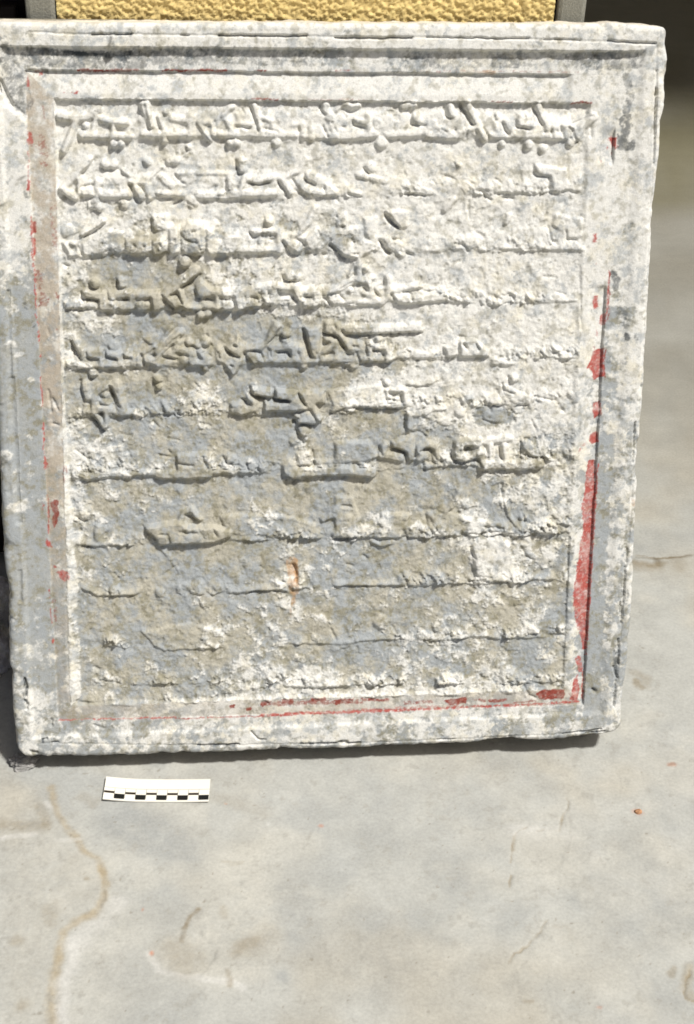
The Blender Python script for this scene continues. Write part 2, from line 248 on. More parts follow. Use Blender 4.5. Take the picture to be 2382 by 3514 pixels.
# grooves cut in the rim and other traced carving lines (photograph x,y)
CARVED = """
@ 0 0 1
C 0.35 5 100,112 300,118 700,122 1200,128 1700,133 2240,148; C 0.25 5 2252,160 2248,400 2225,800 2200,1300 2160,1800 2110,2400; C 0.3 5 150,2548 700,2556 1300,2545 1900,2518 2060,2500
C 1.6 6 318,118 400,119 452,118; C 1.0 5 620,121 650,122; C 1.8 7 752,122 900,124 1050,124; C 1.8 8 1150,130 1300,131 1408,131; C 1.0 5 1460,129 1560,131; C 1.2 5 1560,131 1810,134; C 0.9 5 1860,136 1985,138; C 1.4 6 2080,141 2160,146 2246,150
C 1.5 7 2250,300 2248,380 2244,460; C 1.0 6 2244,460 2240,560; C 0.8 7 2253,240 2250,300; C 1.2 6 2178,1450 2174,1540 2170,1585; C 1.2 6 2143,1945 2138,2060 2128,2140; C 1.0 6 2115,2240 2108,2400; C 1.0 5 2150,1880 2146,1930
C 1.3 6 680,2556 760,2553 820,2552; C 1.3 6 1030,2551 1150,2548 1235,2546; C 0.8 5 1500,2536 1560,2533; C 1.0 5 1930,2515 2060,2500; C 1.0 6 145,2535 160,2534; C 1.0 6 178,2545 200,2543
C 1.2 30 40,1300 50,1500 62,1700 66,1790; C 0.8 18 30,1000 38,1300; C 0.6 20 68,1960 70,2060; C 0.8 12 86,2350 88,2385; C 0.9 8 86,2400 94,2430
H 2.0 0 -60,260 0,275 28,330 55,362 40,378 0,320 -60,300; C 2.4 16 0,275 20,320 42,362; C 1.0 8 50,362 90,400; P 1.5 0 -60,330 30,370 92,420 92,600 60,620 20,700 -60,720
P 3.5 0 372,166 388,120 402,122 404,166; P 4.5 0 -60,130 6,150 6,205 -60,260
C 1.2 7 165,1340 172,1380 176,1415; C 0.7 6 164,1130 168,1150; C 0.9 8 1990,1085 1996,1130; C 0.8 6 1990,920 1992,1080; C 0.6 5 1950,1855 1948,2040; C 0.4 5 1945,2100 1943,2200
@ 0 0 1
F 1.9 0 470,472 470,395 620,385 800,388 1100,380 1500,385 1960,400 1995,470 1900,482 1600,476 1450,470 1250,480 1000,480 800,474
F 1.3 0 270,676 280,610 420,600 700,590 800,596 1000,600 1140,600 1160,670 950,676 700,680 500,676
F 0.9 0 1160,665 1300,600 1500,610 1700,620 1850,600 2000,560 1995,652 1900,660 1700,660 1500,668 1300,670
F 2.0 0 270,878 270,830 420,800 700,770 820,790 1000,800 1250,790 1270,870 1000,868 800,870 600,872 400,876
F 0.9 0 1280,850 1400,830 1600,800 1900,780 1995,790 1990,860 1600,860 1400,868
F 2.0 0 330,1065 340,1010 600,1000 900,985 1100,985 1300,980 1480,990 1500,1036 1300,1045 1100,1050 900,1052 700,1060 500,1066
F 1.8 0 250,1262 255,1220 400,1200 700,1190 850,1190 1000,1180 1330,1190 1350,1235 1200,1240 1000,1250 700,1258 450,1262
@ 180 320 2.461
S 3.6 52 55,185 160,208 300,196 385,140; S 3.6 42 205,220 150,360 92,490; S 3.4 34 372,150 338,325; S 3.8 46 245,352 450,358 650,368; S 3.6 40 402,212 490,243 620,248; S 3 30 505,250 512,340
D 3.6 30 280,275; D 3.8 32 512,428; D 3.8 32 578,430; P 4.6 0 735,88 760,62 820,55 852,300 812,300; S 3.8 50 765,345 950,348 1110,340; S 3.6 46 905,205 945,330
D 3.2 26 955,158; D 3.8 26 952,400; D 3.4 22 1080,352; D 2 20 1150,460; S 3.8 44 1005,212 1120,232 1180,205; S 3.8 56 1165,205 1165,345; S 3.8 26 1225,240 1330,395; S 3.8 36 1240,238 1340,250 1360,350
S 3.6 46 1390,345 1575,350; S 3 34 1440,190 1500,120 1530,112; S 3.8 50 1475,235 1510,330; D 3.8 30 1500,425; D 3.8 30 1545,418; S 3 30 1560,180 1575,260
C 1.5 30 775,105 812,300; C 1.5 18 880,215 915,320; C 1.2 14 1455,240 1485,315; C 1.2 16 1370,240 1380,350
@ 800 320 2.461
S 3.4 46 0,345 150,340; S 3.4 46 160,345 340,350 600,352; S 3.4 50 800,362 1000,366 1200,345; S 3.2 46 1300,352 1575,340; S 3.6 44 185,105 232,330; S 3.4 36 30,255 140,262; S 3.4 30 75,310 130,330
D 3.8 32 30,420; D 3.6 36 370,415; D 3 52 1255,420; S 3 34 180,330 300,330 390,318; S 3.4 44 585,262 590,360; S 3 26 500,262 560,264; P 2.4 0 640,270 740,250 780,330 760,390 680,385 630,330; D 3.8 30 785,102; S 3.8 56 780,150 850,260 860,360; S 3.4 34 930,78 1000,110 1060,100; S 3 26 870,150 925,85
S 3.4 40 1035,225 1110,252; S 3.4 40 1140,200 1150,345; S 2.6 26 1165,250 1190,215 1240,230 1250,275 1215,300; S 3.6 46 1440,112 1530,95; S 3.6 46 1530,205 1575,235; S 3.2 44 660,300 660,380; S 3 40 900,330 1000,300 1000,345; S 3.2 30 240,200 330,240 330,310
C 2.2 14 148,115 180,215 212,325; C 1.5 10 75,125 98,180; C 1.6 16 30,282 140,296; C 1.6 14 552,285 556,372; C 2 14 738,95 740,140 778,188; C 2 14 755,275 780,330 800,370; C 1.6 20 830,250 834,252; C 1.6 16 860,300 875,325; C 1.6 20 925,288 945,290; C 1.8 18 1010,235 1014,272 1105,286; C 1.4 14 1300,155 1345,158; H 1.2 0 1350,180 1410,180 1410,225 1350,225; C 1.8 18 1503,165 1503,262 1575,276; C 1.2 10 1172,240 1180,290; C 1.5 12 270,298 375,325; C 1 14 960,150 1000,165; C 1.2 26 930,180 950,200
@ 1420 320 2.461
S 3 46 110,352 240,362 380,365; S 3.4 40 640,358 900,366 1140,362; S 3 46 1165,362 1290,362; S 3.4 50 312,112 330,180; S 3.6 48 452,92 535,250 600,385; S 3.2 34 380,330 520,290; D 3.2 30 700,190; S 3.2 40 785,235 835,335; S 3.2 44 905,205 905,258 1000,275; D 3 24 942,190; S 3.6 46 1055,108 1110,265; S 3 60 1365,370 1430,270 1515,200; D 3.4 30 745,430; D 3.4 42 970,437; D 3 36 1088,470; D 2.8 32 1320,415; S 3 46 170,250 100,330; S 3 34 1000,340 1150,300 1280,270 1340,290; S 3 34 680,220 700,330; S 3 30 190,290 300,330
C 2.2 18 260,130 275,200 312,208; C 2.6 32 405,115 450,180 498,262; C 1.5 10 225,302 280,330; C 1.5 18 345,300 347,322; C 1.5 16 528,310 530,335; C 2 18 592,295 638,378; C 1.8 14 680,172 680,222 700,232; C 2.2 20 752,252 775,315 800,350; C 2.2 22 862,225 862,282 975,308; C 2.2 20 1018,128 1050,190 1085,265; C 1.6 18 1100,320 1102,330; C 1.6 16 1152,290 1162,372; C 1.8 20 1238,280 1262,370; C 1.6 14 1305,285 1340,305 1350,370 1380,410; C 1.6 12 1335,258 1400,235 1510,185; C 1.8 20 0,266 100,274; C 1.4 26 1495,290 1497,360; C 1.5 16 935,180 940,205; C 1.6 16 450,320 440,370
@ 180 520 2.461
S 3.2 54 95,300 195,190 310,75; S 3.8 56 78,318 185,388; P 3.6 0 240,322 345,300 352,382 240,378; S 3.4 40 225,205 228,350; S 3.4 40 380,250 375,360; S 3.4 54 380,362 655,362; D 3.4 36 445,108; D 3.4 36 515,112; D 3.4 34 800,92; D 3.2 34 988,75; D 3.2 34 1045,75; D 2.6 44 610,445; D 3 28 370,415; D 3 36 395,470; D 3.2 46 1185,432; S 3 28 600,160 640,200; S 3.4 46 700,290 755,385; S 3.2 24 650,262 800,268; S 3.4 48 790,300 825,385; S 3.4 44 870,365 1100,360; S 2.8 28 800,240 930,140; S 3 50 900,200 1050,330; S 2.2 26 1050,185 1530,188; S 3.2 50 1230,372 1575,370; S 3 50 1500,220 1510,340; S 2.6 50 1050,300 1180,230
C 1.8 14 235,202 300,140 350,75; C 2.2 22 65,335 110,385 185,420; C 1.8 14 238,300 345,284; C 1.8 12 236,320 240,370; C 1.5 16 412,290 418,345; C 0.8 6 488,292 585,288 590,340 490,338 488,292; C 2.6 28 650,285 680,370 710,425; C 1.6 14 720,285 770,340; C 1.8 16 860,215 930,145; C 1.6 20 1040,200 1075,260 1120,272; C 2 16 1462,250 1466,355; C 1.8 14 1550,70 1565,190; C 2 22 870,372 980,400 1030,380; C 1.2 10 320,400 320,560 300,600; C 1.4 16 765,100 800,125; C 1.4 14 410,130 440,165 550,150; C 1.5 12 1135,430 1200,470; C 1.4 30 1340,320 1380,290; C 1.4 20 1400,380 1480,380; C 2.0 18 1020,450 1090,410
@ 800 520 2.461
D 3 38 70,88; D 3 38 78,155; S 3.2 46 125,228 230,248 330,220; S 3.4 54 0,355 350,352; S 3.4 40 95,225 60,340; S 3 44 425,245 490,350; S 2.4 28 400,235 560,165 615,70; P 2.8 0 605,180 680,165 730,210 700,275 630,250 600,210; S 3 54 560,280 660,355 860,350; S 2.8 40 790,290 850,350; D 2.4 42 1165,135; S 2.4 46 960,345 1060,360; S 2.2 40 1060,200 1300,260
C 2 16 22,80 32,150 45,198 80,192; C 2.2 16 148,265 225,282 300,262; C 2.4 30 385,262 450,345 450,372; C 1.8 16 502,240 558,305; C 2 20 605,185 600,232 690,290; C 1.4 10 770,285 778,345; C 2 18 972,362 1080,385; C 1.6 16 1100,140 1145,196; C 1.8 14 1450,358 1575,372; C 1.8 14 660,372 740,386 855,378; C 1 22 530,330 610,380; C 1.2 20 870,400 890,430; C 3.4 34 1285,520 1320,560 1350,590
@ 1420 520 2.461
C 1.8 14 0,362 100,380; D 2 26 378,118; C 1.4 14 345,100 370,135; C 1.6 16 262,200 360,240; C 1.2 12 480,265 530,290; C 1.8 24 570,325 610,380 655,410; C 1.8 26 710,362 800,360 840,395; P 2.4 0 1030,110 1290,150 1310,325 1250,345 1165,330 1155,208 1035,200; C 1.4 14 1012,110 1008,190 1050,214 1140,216 1138,330; L 1.8 40 930,352 1000,357 1130,345 1200,362 1290,332 1410,336; C 1.6 14 980,345 1010,352; C 1.8 16 1140,345 1210,362; C 1.5 14 1250,345 1300,328 1330,330; S 2 34 265,500 350,402; H 0.8 0 180,440 260,420 240,540 170,560; H 0.8 0 350,420 430,400 430,500 300,560; C 1.2 10 462,420 470,570; C 1.2 10 165,240 190,280; C 1.4 20 700,230 740,270; C 1.2 14 560,330 620,330
@ 180 700 2.461
C 0.9 12 320,0 310,150 230,250 100,290; D 1.6 60 130,232; S 3.2 34 100,345 145,425; P 3.6 0 240,330 340,280 470,220 592,240 598,400 545,432 512,395 470,385 430,410 330,445 262,430; S 2.8 24 160,335 215,350 225,420 150,430; C 2 22 82,345 130,420; C 1.8 20 205,345 245,430; C 1.4 14 270,282 345,240 430,165; S 3 24 250,262 330,215 430,140
P 4.6 0 612,300 700,290 826,300 828,400 790,430 640,428 610,405; P 4.6 0 842,300 960,290 968,400 920,435 860,430 842,400; P 4.6 0 980,200 1060,180 1072,400 1030,437 985,420; P 4.6 0 1085,250 1140,150 1280,150 1282,410 1200,437 1120,425 1085,390; P 4.2 0 1298,190 1400,260 1575,270 1575,408 1480,425 1320,430 1298,405; P 3 0 840,100 980,90 980,210 850,240
C 2 16 1078,240 1115,302 1215,336; C 1.6 18 685,345 688,355; C 1.6 18 772,358 778,364; C 1.6 12 905,330 918,372; C 1.6 16 1180,232 1200,228; C 1.4 14 890,200 915,212; C 1.4 14 870,120 885,115; C 1.4 14 935,140 940,150; C 1.4 14 1018,150 1020,170; C 1.2 40 1390,130 1410,150; C 1.4 44 1410,285 1430,300; D 3.8 48 1120,488; D 2 40 330,5; C 1.6 14 335,55 400,75; C 1.6 16 85,515 130,530; C 1 18 690,180 770,240
L 2 40 190,450 340,455 470,430; C 1.4 14 930,300 955,320
@ 800 700 2.461
S 3.4 50 0,385 230,385; D 3.4 40 302,150; S 3.4 40 160,232 290,242 400,222; S 3.6 46 385,230 388,400; S 3.6 44 265,385 400,388; S 3 30 255,370 300,300; S 3.2 40 430,296 560,240 640,150 692,40; S 3.6 56 450,315 555,385; P 3.4 0 600,290 700,185 860,220 805,330 740,385 625,398; P 4 0 820,255 960,205 1095,190 1110,300 1180,330 1105,425 1080,470 950,445 828,352; D 3.2 44 1390,352; S 2.8 20 1190,335 1150,400 1080,440; S 3.2 40 230,300 240,385; P 2.6 0 880,130 960,60 960,190 880,200; P 2.2 0 1100,120 1220,110 1220,320 1160,320 1110,240; S 3 50 1300,300 1430,420; P 2.6 0 1260,60 1480,60 1480,200 1420,210 1290,90
C 2.2 22 142,245 165,290 215,285; C 1.8 12 262,120 265,170 320,185; C 1.8 16 305,300 335,305; C 2.6 26 418,318 475,418; C 1.8 14 520,302 570,312 600,352; C 1.8 12 700,190 750,208; C 1.6 12 712,220 740,266; C 1.5 8 610,270 700,185; C 2.6 26 820,352 880,400 940,468; C 2 14 1095,222 1105,270 1122,312; C 1.4 22 1005,300 1020,330; C 1.6 16 748,95 755,100; C 1.8 16 878,108 885,125; C 4 36 1290,95 1330,150 1395,195; C 3.6 36 1245,315 1275,370 1320,418; C 1.8 22 1420,402 1520,435; C 1.8 16 480,430 545,440; C 1.6 18 690,432 700,430; C 1.4 30 760,430 790,430; C 1.6 14 1340,300 1410,310; C 1.6 16 1010,420 1060,425
@ 1150 480 1.5
C 1.6 8 1100,450 1110,512 1145,522; C 1.6 8 1185,470 1195,510 1240,515; D 2 20 1157,430; L 2.2 35 850,566 1000,566 1270,568; C 1.5 10 1120,520 1140,535; L 1.6 25 460,570 550,582; C 1.4 24 735,480 765,500; C 1.4 8 690,315 692,400; C 1.6 12 620,535 655,540 690,580; S 2 24 1120,545 1250,545; S 2 20 900,390 880,430; C 1.6 14 860,300 915,300; P 2 0 1130,380 1270,400 1270,500 1200,505 1120,440
@ 180 880 2.461
P 2.6 0 100,385 230,372 350,385 350,440 110,440; C 1.8 10 120,455 250,462 350,440; D 3.6 42 355,232; D 3.6 32 580,206; D 3.6 32 582,256; S 4.4 60 280,318 380,335 450,335; P 5 0 392,350 460,300 500,300 545,380 556,440 510,466 400,462 388,440; S 4.6 56 480,325 640,325; S 4.6 72 590,425 670,420; S 4.8 50 672,335 672,430; S 4.8 76 735,425 785,422; S 4.6 50 700,330 880,320; P 5 0 830,330 910,325 935,430 900,458 845,455
S 5 64 940,330 1060,235 1205,120; D 5 48 1115,52; P 5 0 945,345 1050,330 1088,410 1040,452; S 5 40 1080,300 1105,410 1150,438 1250,432; P 3 0 1110,265 1200,250 1235,350 1130,400; P 5 0 1195,235 1250,195 1330,270 1405,282 1402,325 1270,352 1222,345; S 5 44 1392,300 1392,430; S 5 46 1290,420 1400,425; D 4.6 38 1252,500; D 4.6 38 1312,482; P 4.8 0 1420,370 1500,380 1542,420 1520,450 1430,445; S 4.6 56 1420,315 1575,300; S 4.4 44 1560,310 1575,430
C 1.8 16 240,310 280,358 385,380; C 2 16 456,300 468,368 530,376; C 1.8 18 590,372 630,368; C 1.6 12 780,384 822,352; C 2.4 22 918,325 960,390 1020,448; C 1.8 14 1000,330 1060,328 1095,400; C 2.4 20 1300,362 1348,370; C 1.8 16 1460,368 1520,378 1542,428; C 1.8 14 1110,262 1180,215 1250,150; C 2 16 1200,290 1215,340 1245,355; C 1.2 6 920,320 1040,220 1150,105; C 1.4 10 1408,330 1410,420; C 1.0 8 1460,180 1500,235; C 1.8 14 305,240 330,272 375,278; C 1.8 16 540,195 545,270 600,282; C 1.6 18 250,340 255,390; C 1.8 30 95,75 130,90; C 1.2 8 820,380 825,450; C 1.2 8 690,400 695,450
@ 800 880 2.461
S 4.6 60 60,330 80,425; P 4.4 0 95,310 220,300 240,430 110,435; S 4.4 50 80,305 300,255 375,255; S 4.6 42 350,270 355,395; S 4.6 46 385,258 545,255; D 3.8 42 480,165; D 3.8 38 530,178; S 4.8 50 530,262 560,350 625,412 720,395; S 4 44 580,300 660,300; S 4 60 700,300 720,380; S 4 46 770,315 900,270 1030,195; S 4 44 1062,40 1062,200; S 3 24 1030,60 980,170; D 3.6 30 990,290; D 3.2 28 1115,102; S 4.2 42 1150,220 1180,350 1250,392 1308,350 1312,180; S 3.6 36 1080,210 1180,180; S 3.6 46 840,385 1000,380 1190,390; S 3.8 56 1370,355 1450,372 1575,360; S 3.4 40 1340,290 1575,250; D 3 26 850,350; S 3.8 40 1100,310 1150,340; P 4 0 240,290 345,270 345,395 240,400
H 2.2 0 385,290 500,310 545,370 540,400 480,350 385,345; C 2.2 24 140,345 200,355 218,400; C 2.2 20 300,300 304,360; C 2 14 418,175 440,210 560,212; C 2.2 18 560,345 655,345; C 2.2 28 765,345 820,400; C 2 22 1100,268 1130,290; C 2.2 22 1172,235 1190,300 1240,340; C 2 18 1250,252 1265,250; C 2.4 20 1332,320 1380,388; C 2 18 1440,300 1495,305 1512,375; C 1.6 14 880,300 940,370; C 1.4 12 1020,215 1010,310; C 1.6 8 1085,100 1095,180; C 1.4 6 0,370 12,430; C 1.2 6 70,340 88,432; C 1.4 12 900,275 1030,205
@ 1150 850 1.5
C 1.8 10 445,215 460,226 538,232; P 2.8 0 460,240 560,230 560,278 400,285; L 1.6 26 1000,278 1100,282 1240,275; C 1.2 6 1140,228 1180,242; S 2.4 30 390,270 560,262; L 1.6 30 560,275 640,290; C 1 6 1070,150 1140,155; C 1.2 30 890,240 920,250; C 1.4 16 820,255 850,265; C 1.4 12 835,135 838,142
@ 180 1080 2.461
S 4 50 200,232 270,385; S 3.8 40 140,415 300,435 560,430 700,415; P 3.8 0 280,300 425,300 430,440 390,440 385,378 290,365; P 3.8 0 445,310 585,325 560,440 545,440 538,380 455,355; P 3.8 0 600,330 735,345 740,430 670,430 665,372 605,368; D 4 40 625,425; S 3.2 26 760,330 900,255 1000,110; S 4 54 890,325 980,240 1080,155; S 4 56 790,380 855,395; S 4 46 892,330 890,420; P 3.6 0 930,345 1000,290 1060,352 1050,380; D 4 44 1105,388; D 3.8 40 345,497; D 3.6 34 1052,238; D 3.8 40 1155,243; D 3.8 40 1225,268; D 3.8 42 1295,235; D 3.4 28 1290,455; D 3.2 38 885,555; S 4 56 1040,295 1170,315 1185,410; S 4 56 1245,310 1315,390; S 4 46 1170,405 1330,412; P 4.2 0 1455,280 1575,195 1575,345 1490,315; P 4.2 0 1440,405 1575,395 1522,528; D 2.4 44 515,270; S 3.6 46 1400,300 1420,390; P 1.4 0 755,215 900,160 880,250 830,268
C 2 22 152,235 180,310 240,388; C 1.8 16 275,325 285,370 385,380; C 2 18 435,312 450,360 540,386; C 2 18 592,345 597,378 665,380; C 2.4 24 742,348 775,430; C 1.8 14 820,352 870,346; C 1.6 8 920,310 1000,235 1080,175; C 1.8 14 930,362 1050,385; C 1.8 12 1300,170 1345,275; C 1.6 12 1270,320 1335,352; C 1.6 14 1398,320 1412,372; C 2.8 30 1455,285 1500,330 1575,368; C 2.2 18 1530,262 1555,270; C 2 16 1505,432 1520,440; C 1 8 755,215 830,268 900,250 1000,120; C 1.8 14 1120,250 1140,285 1180,275; C 1.8 14 1195,275 1225,300 1255,290; C 1.2 8 700,340 705,440; C 1.2 10 430,440 520,470
@ 800 1080 2.461
P 4.2 0 0,300 40,170 80,400 40,480 0,520; P 4.2 0 105,340 160,320 232,340 240,400 180,425 130,415; P 4 0 90,300 270,225 330,100 350,60 410,100 350,180 290,260 240,310; D 3.8 36 450,170; D 3.8 36 445,232; S 4 42 322,275 322,370; S 4 50 320,275 510,275; S 4 50 510,280 515,375; S 3.6 46 360,395 590,385; S 3.8 50 565,290 600,380; P 4.4 0 612,110 740,100 720,375 660,370; S 3.6 34 240,395 700,398; D 3 34 600,435; D 4 52 870,112; S 4.2 46 885,155 990,300; S 3.8 34 790,212 870,228; S 4 42 765,318 870,235; S 4 46 870,240 880,390; P 3.8 0 900,92 1575,85 1575,148 980,165 940,150; S 3.8 52 970,290 1050,310 1060,385; S 3.8 52 930,370 1060,385; D 3.4 36 1225,205; D 3.2 36 1018,428; S 3.8 44 1085,260 1100,375; S 3.8 42 1152,250 1160,370; S 3.8 44 1130,272 1300,272; S 3.8 48 1312,285 1320,370; S 3.8 40 750,385 1050,385 1340,372; S 3.4 40 930,240 1050,240; L 1.8 50 1340,378 1440,370 1575,360; P 3.6 0 775,60 830,50 850,170 770,160
C 2.2 24 95,332 150,415; C 2.2 18 172,312 220,312 245,370; C 2 18 0,342 40,370; C 2 18 5,255 20,268; C 1.6 12 298,250 370,190; C 1.8 14 405,190 440,205 475,200; C 2.4 24 382,322 455,320 478,358; C 1.6 12 305,290 318,355; C 3 30 592,130 620,220 655,355; C 2 16 858,90 865,115; C 2.6 20 768,165 840,178 885,188; C 2.4 26 890,200 950,290; C 1.6 10 758,200 760,262 800,262; C 2.4 20 800,345 845,325; C 2 18 968,345 980,345; C 2 18 1045,325 1070,400; C 1.8 16 1118,250 1132,350; C 2 18 1182,302 1268,312 1274,350; C 1.8 10 960,180 1100,182 1300,170 1575,158; C 1.4 8 1192,180 1200,225; C 1.4 10 700,320 720,370
@ 1400 1080 2.461
P 3.6 0 0,70 120,70 120,150 0,150; C 2 16 0,165 118,160; S 2.8 50 60,345 240,345; P 4 0 300,270 420,220 425,340 350,362 320,345; P 4.2 0 430,215 560,205 680,300 695,358 440,352; C 2.2 20 470,250 500,285; C 2 18 568,235 598,295; D 3.2 38 740,395; D 2.6 28 795,400; L 1.8 60 700,430 800,432 900,425; D 2.6 38 895,542; C 1.8 16 850,525 860,565; C 1.2 10 1200,322 1340,310 1385,350; C 1.6 20 440,190 480,195; C 1.2 14 300,255 370,260; L 1.4 60 120,350 200,340 300,360
@ 180 1280 2.461
S 3.8 48 270,100 290,215; S 3.6 40 330,220 480,105; S 4 66 355,215 360,330; D 3.4 34 440,190; D 3.4 34 432,245; S 4 56 370,305 490,312; S 4 64 535,100 590,340; S 3.6 46 270,325 350,335; S 3.6 34 365,350 432,465; S 3.6 38 452,350 448,450; S 3.2 44 500,350 690,342; D 3.4 42 345,10; D 3.6 34 888,65; D 3.6 34 888,122; S 2.4 40 1160,180 1085,340; D 2.4 26 283,285; S 3.2 34 380,240 470,265
C 2 20 232,70 240,150 258,215; C 1.6 12 388,192 460,138; C 1.8 14 385,240 400,268 480,278; C 2.4 24 478,112 520,200 560,290; C 2.2 22 330,385 380,430 428,495; C 1.8 12 500,355 530,375 685,368; C 1.6 18 852,50 855,100 925,92; C 1.6 16 855,100 875,150 905,155; C 1.2 8 395,195 440,215; C 1.4 14 765,298 790,312; C 1.8 16 930,370 1100,352; C 1.2 8 1195,90 1240,130; C 1.8 14 300,20 325,70 375,35; C 1.4 14 0,215 50,320; C 1 12 140,395 240,390; C 1 10 570,520 660,540; C 1.8 14 380,350 425,350; C 1.2 10 845,420 900,470; C 1.4 16 0,430 50,435; C 1.2 14 1250,430 1340,460; C 1.2 6 1110,280 1180,180
@ 780 1280 2.461
S 5 46 185,215 230,255 222,305 120,335 50,315; P 5 0 30,260 130,250 180,300 110,350 40,345; P 4.8 0 205,125 330,140 388,150 388,212 325,205 215,190; P 5 0 400,140 590,160 600,280 530,235 405,218; P 5.4 0 320,215 345,255 520,255 545,200 590,180 660,280 690,315 560,325 310,328; P 5.2 0 600,165 820,150 830,260 745,262 800,395 765,425 690,312 650,262; P 4 0 615,350 690,320 760,420 720,440 630,425; S 3.6 46 590,370 610,410; D 2.4 46 640,500; P 2.4 0 560,540 600,530 640,591 560,591; S 3 46 900,315 1000,275 1200,275 1450,280; S 3 30 1345,150 1345,215 1425,225; S 3 40 1490,160 1510,260; S 2.6 36 1390,150 1450,140; P 2 0 850,150 1100,130 1300,100 1340,280 900,300; S 3 40 1540,360 1540,470; D 2 30 1350,90
C 2.2 20 192,128 198,198 320,222; C 2.4 20 397,140 386,222 520,242; C 2.4 22 592,180 620,235 655,268; C 2 20 125,230 160,260; C 1.8 12 825,170 838,245; C 1.6 14 700,315 765,420; C 1.8 12 890,345 990,305 1120,300 1450,312; C 1.8 12 1338,160 1342,228 1410,235; C 1.8 14 1470,165 1482,250; C 1.6 16 1400,215 1425,190; C 2 18 1498,370 1502,470; C 1.8 18 1300,65 1310,90 1345,122; C 2 20 590,485 620,560 640,591; C 1.6 10 1090,80 1090,130; C 1.8 14 575,380 590,430 740,455
@ 1380 1280 2.461
L 1.8 50 40,115 150,132 230,105 300,70; C 1.8 16 45,112 150,128 220,110; L 2.2 60 110,385 200,366 270,326 360,320; D 1.8 48 495,330; D 2.6 34 945,50; C 1.8 16 900,35 915,72; C 1.8 16 850,95 860,148 942,175; D 2.4 62 770,228; C 2.4 26 690,245 712,280 850,284; C 1.8 12 752,300 755,330; P 1 0 690,290 850,290 850,415 780,430 690,400; C 1.6 8 548,345 550,400; C 1.2 6 590,378 690,378; C 1.8 20 980,278 1072,276; C 1.4 12 1320,292 1372,330; C 1.2 10 1120,200 1200,215 1310,240; C 1.2 10 680,400 750,420 790,430; P 1.8 0 860,100 1000,160 1100,190 960,260 860,200; C 1.2 12 1035,165 1065,185; C 1.4 12 805,145 825,205; S 1.8 18 880,190 840,260; C 1.2 10 170,510 205,550; C 1.2 8 925,320 960,355 1000,350; C 1.0 8 1090,400 1130,480; L 1.6 60 0,375 30,470
@ 150 1250 1.5
S 3 26 160,570 210,588 300,572 580,562; L 2 30 150,575 210,602 290,590 400,578 570,580; S 4 36 590,570 740,572 850,568; P 3.8 0 685,470 770,460 862,458 862,575 690,575; S 3 24 860,558 1040,552; C 1.8 10 690,512 770,522; C 1.8 10 815,475 842,540; C 1.8 10 925,480 940,515 1000,520; D 3 26 965,490; C 1.6 10 590,545 620,552; C 1.2 8 160,445 190,465 232,498; C 1.4 14 160,570 210,602; C 1.2 10 430,450 445,480; S 4.6 46 1320,558 1450,550 1575,545; P 4.2 0 1225,520 1260,490 1310,520 1330,595 1270,590 1235,565; C 1.8 12 1385,450 1392,522; P 3 0 1300,460 1380,450 1385,525 1310,525; D 3 28 1342,348; C 2.6 18 1305,345 1312,385 1338,405; C 1.6 10 1300,525 1385,528; D 2 26 1290,395; C 1.2 10 590,470 650,485; P 1.6 0 390,470 490,450 490,530 400,530; S 2.2 22 1420,510 1575,500; C 1.2 10 640,450 655,470; C 1 6 620,380 700,400; C 2.2 20 1290,300 1310,285
@ 1150 1250 1.5
S 4.6 46 0,545 80,550 190,562; C 1.6 10 60,522 90,530 95,545; P 3 0 0,400 180,400 220,480 150,510 0,500; S 3.4 36 258,420 242,470 340,485; P 3.4 0 290,400 405,375 408,500 375,500 370,455 295,430; S 3.6 30 432,490 435,430 470,412 515,425 525,490; C 2 12 295,438 362,456 372,500; C 2 12 418,480 430,462; C 1.8 10 440,450 500,440 522,492; D 3 26 470,472; S 2.8 24 465,530 520,525; C 1.8 14 455,515 465,550; S 4.4 44 640,410 632,470 690,490 745,455; S 4 40 640,405 740,400; S 5 46 760,520 900,518 1050,512; S 3.6 30 800,420 800,500; S 3.6 30 870,420 882,500; S 3.4 50 985,420 1030,460; C 2 10 848,430 862,490; C 1.8 10 958,405 960,468 1030,476; C 1.8 16 672,445 690,435; C 2.6 20 600,470 610,500 650,512 700,500 735,490 750,530; C 1.2 10 350,372 440,350; S 3 40 745,440 760,500; S 2.6 30 770,400 900,380; C 1.2 8 450,355 470,378; C 1.2 8 1145,200 1180,245; C 1.8 12 228,430 240,470
@ 150 1650 1.5
L 2.2 34 185,336 250,342 330,338 480,330; P 5 0 522,240 700,205 740,235 880,235 968,258 962,290 880,320 590,330 572,295 525,265; C 1.8 14 525,262 560,285 578,305; C 1.6 10 600,275 640,275 650,320; C 1.6 12 712,258 735,268 790,266; C 1.4 8 868,240 892,285; C 1.2 6 785,232 828,295; S 3 24 700,215 720,165 760,150 800,200; C 1.4 10 720,180 760,190 800,212; L 2.2 30 960,308 1010,316 1050,303 1120,308; D 2.2 38 215,165; S 1.8 26 275,240 275,310; C 1.4 12 160,190 215,212; C 1.8 12 195,338 245,345; C 1.2 10 1270,285 1340,262; L 2 40 200,560 290,602 380,598 460,595 500,575; C 1.8 10 290,600 460,594; L 2.2 40 950,585 1120,572 1180,570 1255,578; C 2 8 1060,578 1180,570 1250,576; C 2.6 22 1290,440 1300,480 1300,528; C 1 6 612,495 690,440; C 1 10 360,480 385,510; S 2 26 1490,180 1440,200; S 2.6 24 1460,190 1520,130 1575,150; P 2 0 1180,180 1280,190 1400,230 1400,280 1180,290 960,280 900,180; C 1 6 430,600 445,640; P 2.6 0 1510,240 1575,230 1575,290 1490,292; D 2 26 600,580; L 1.4 40 550,300 700,480
@ 1150 1650 1.5
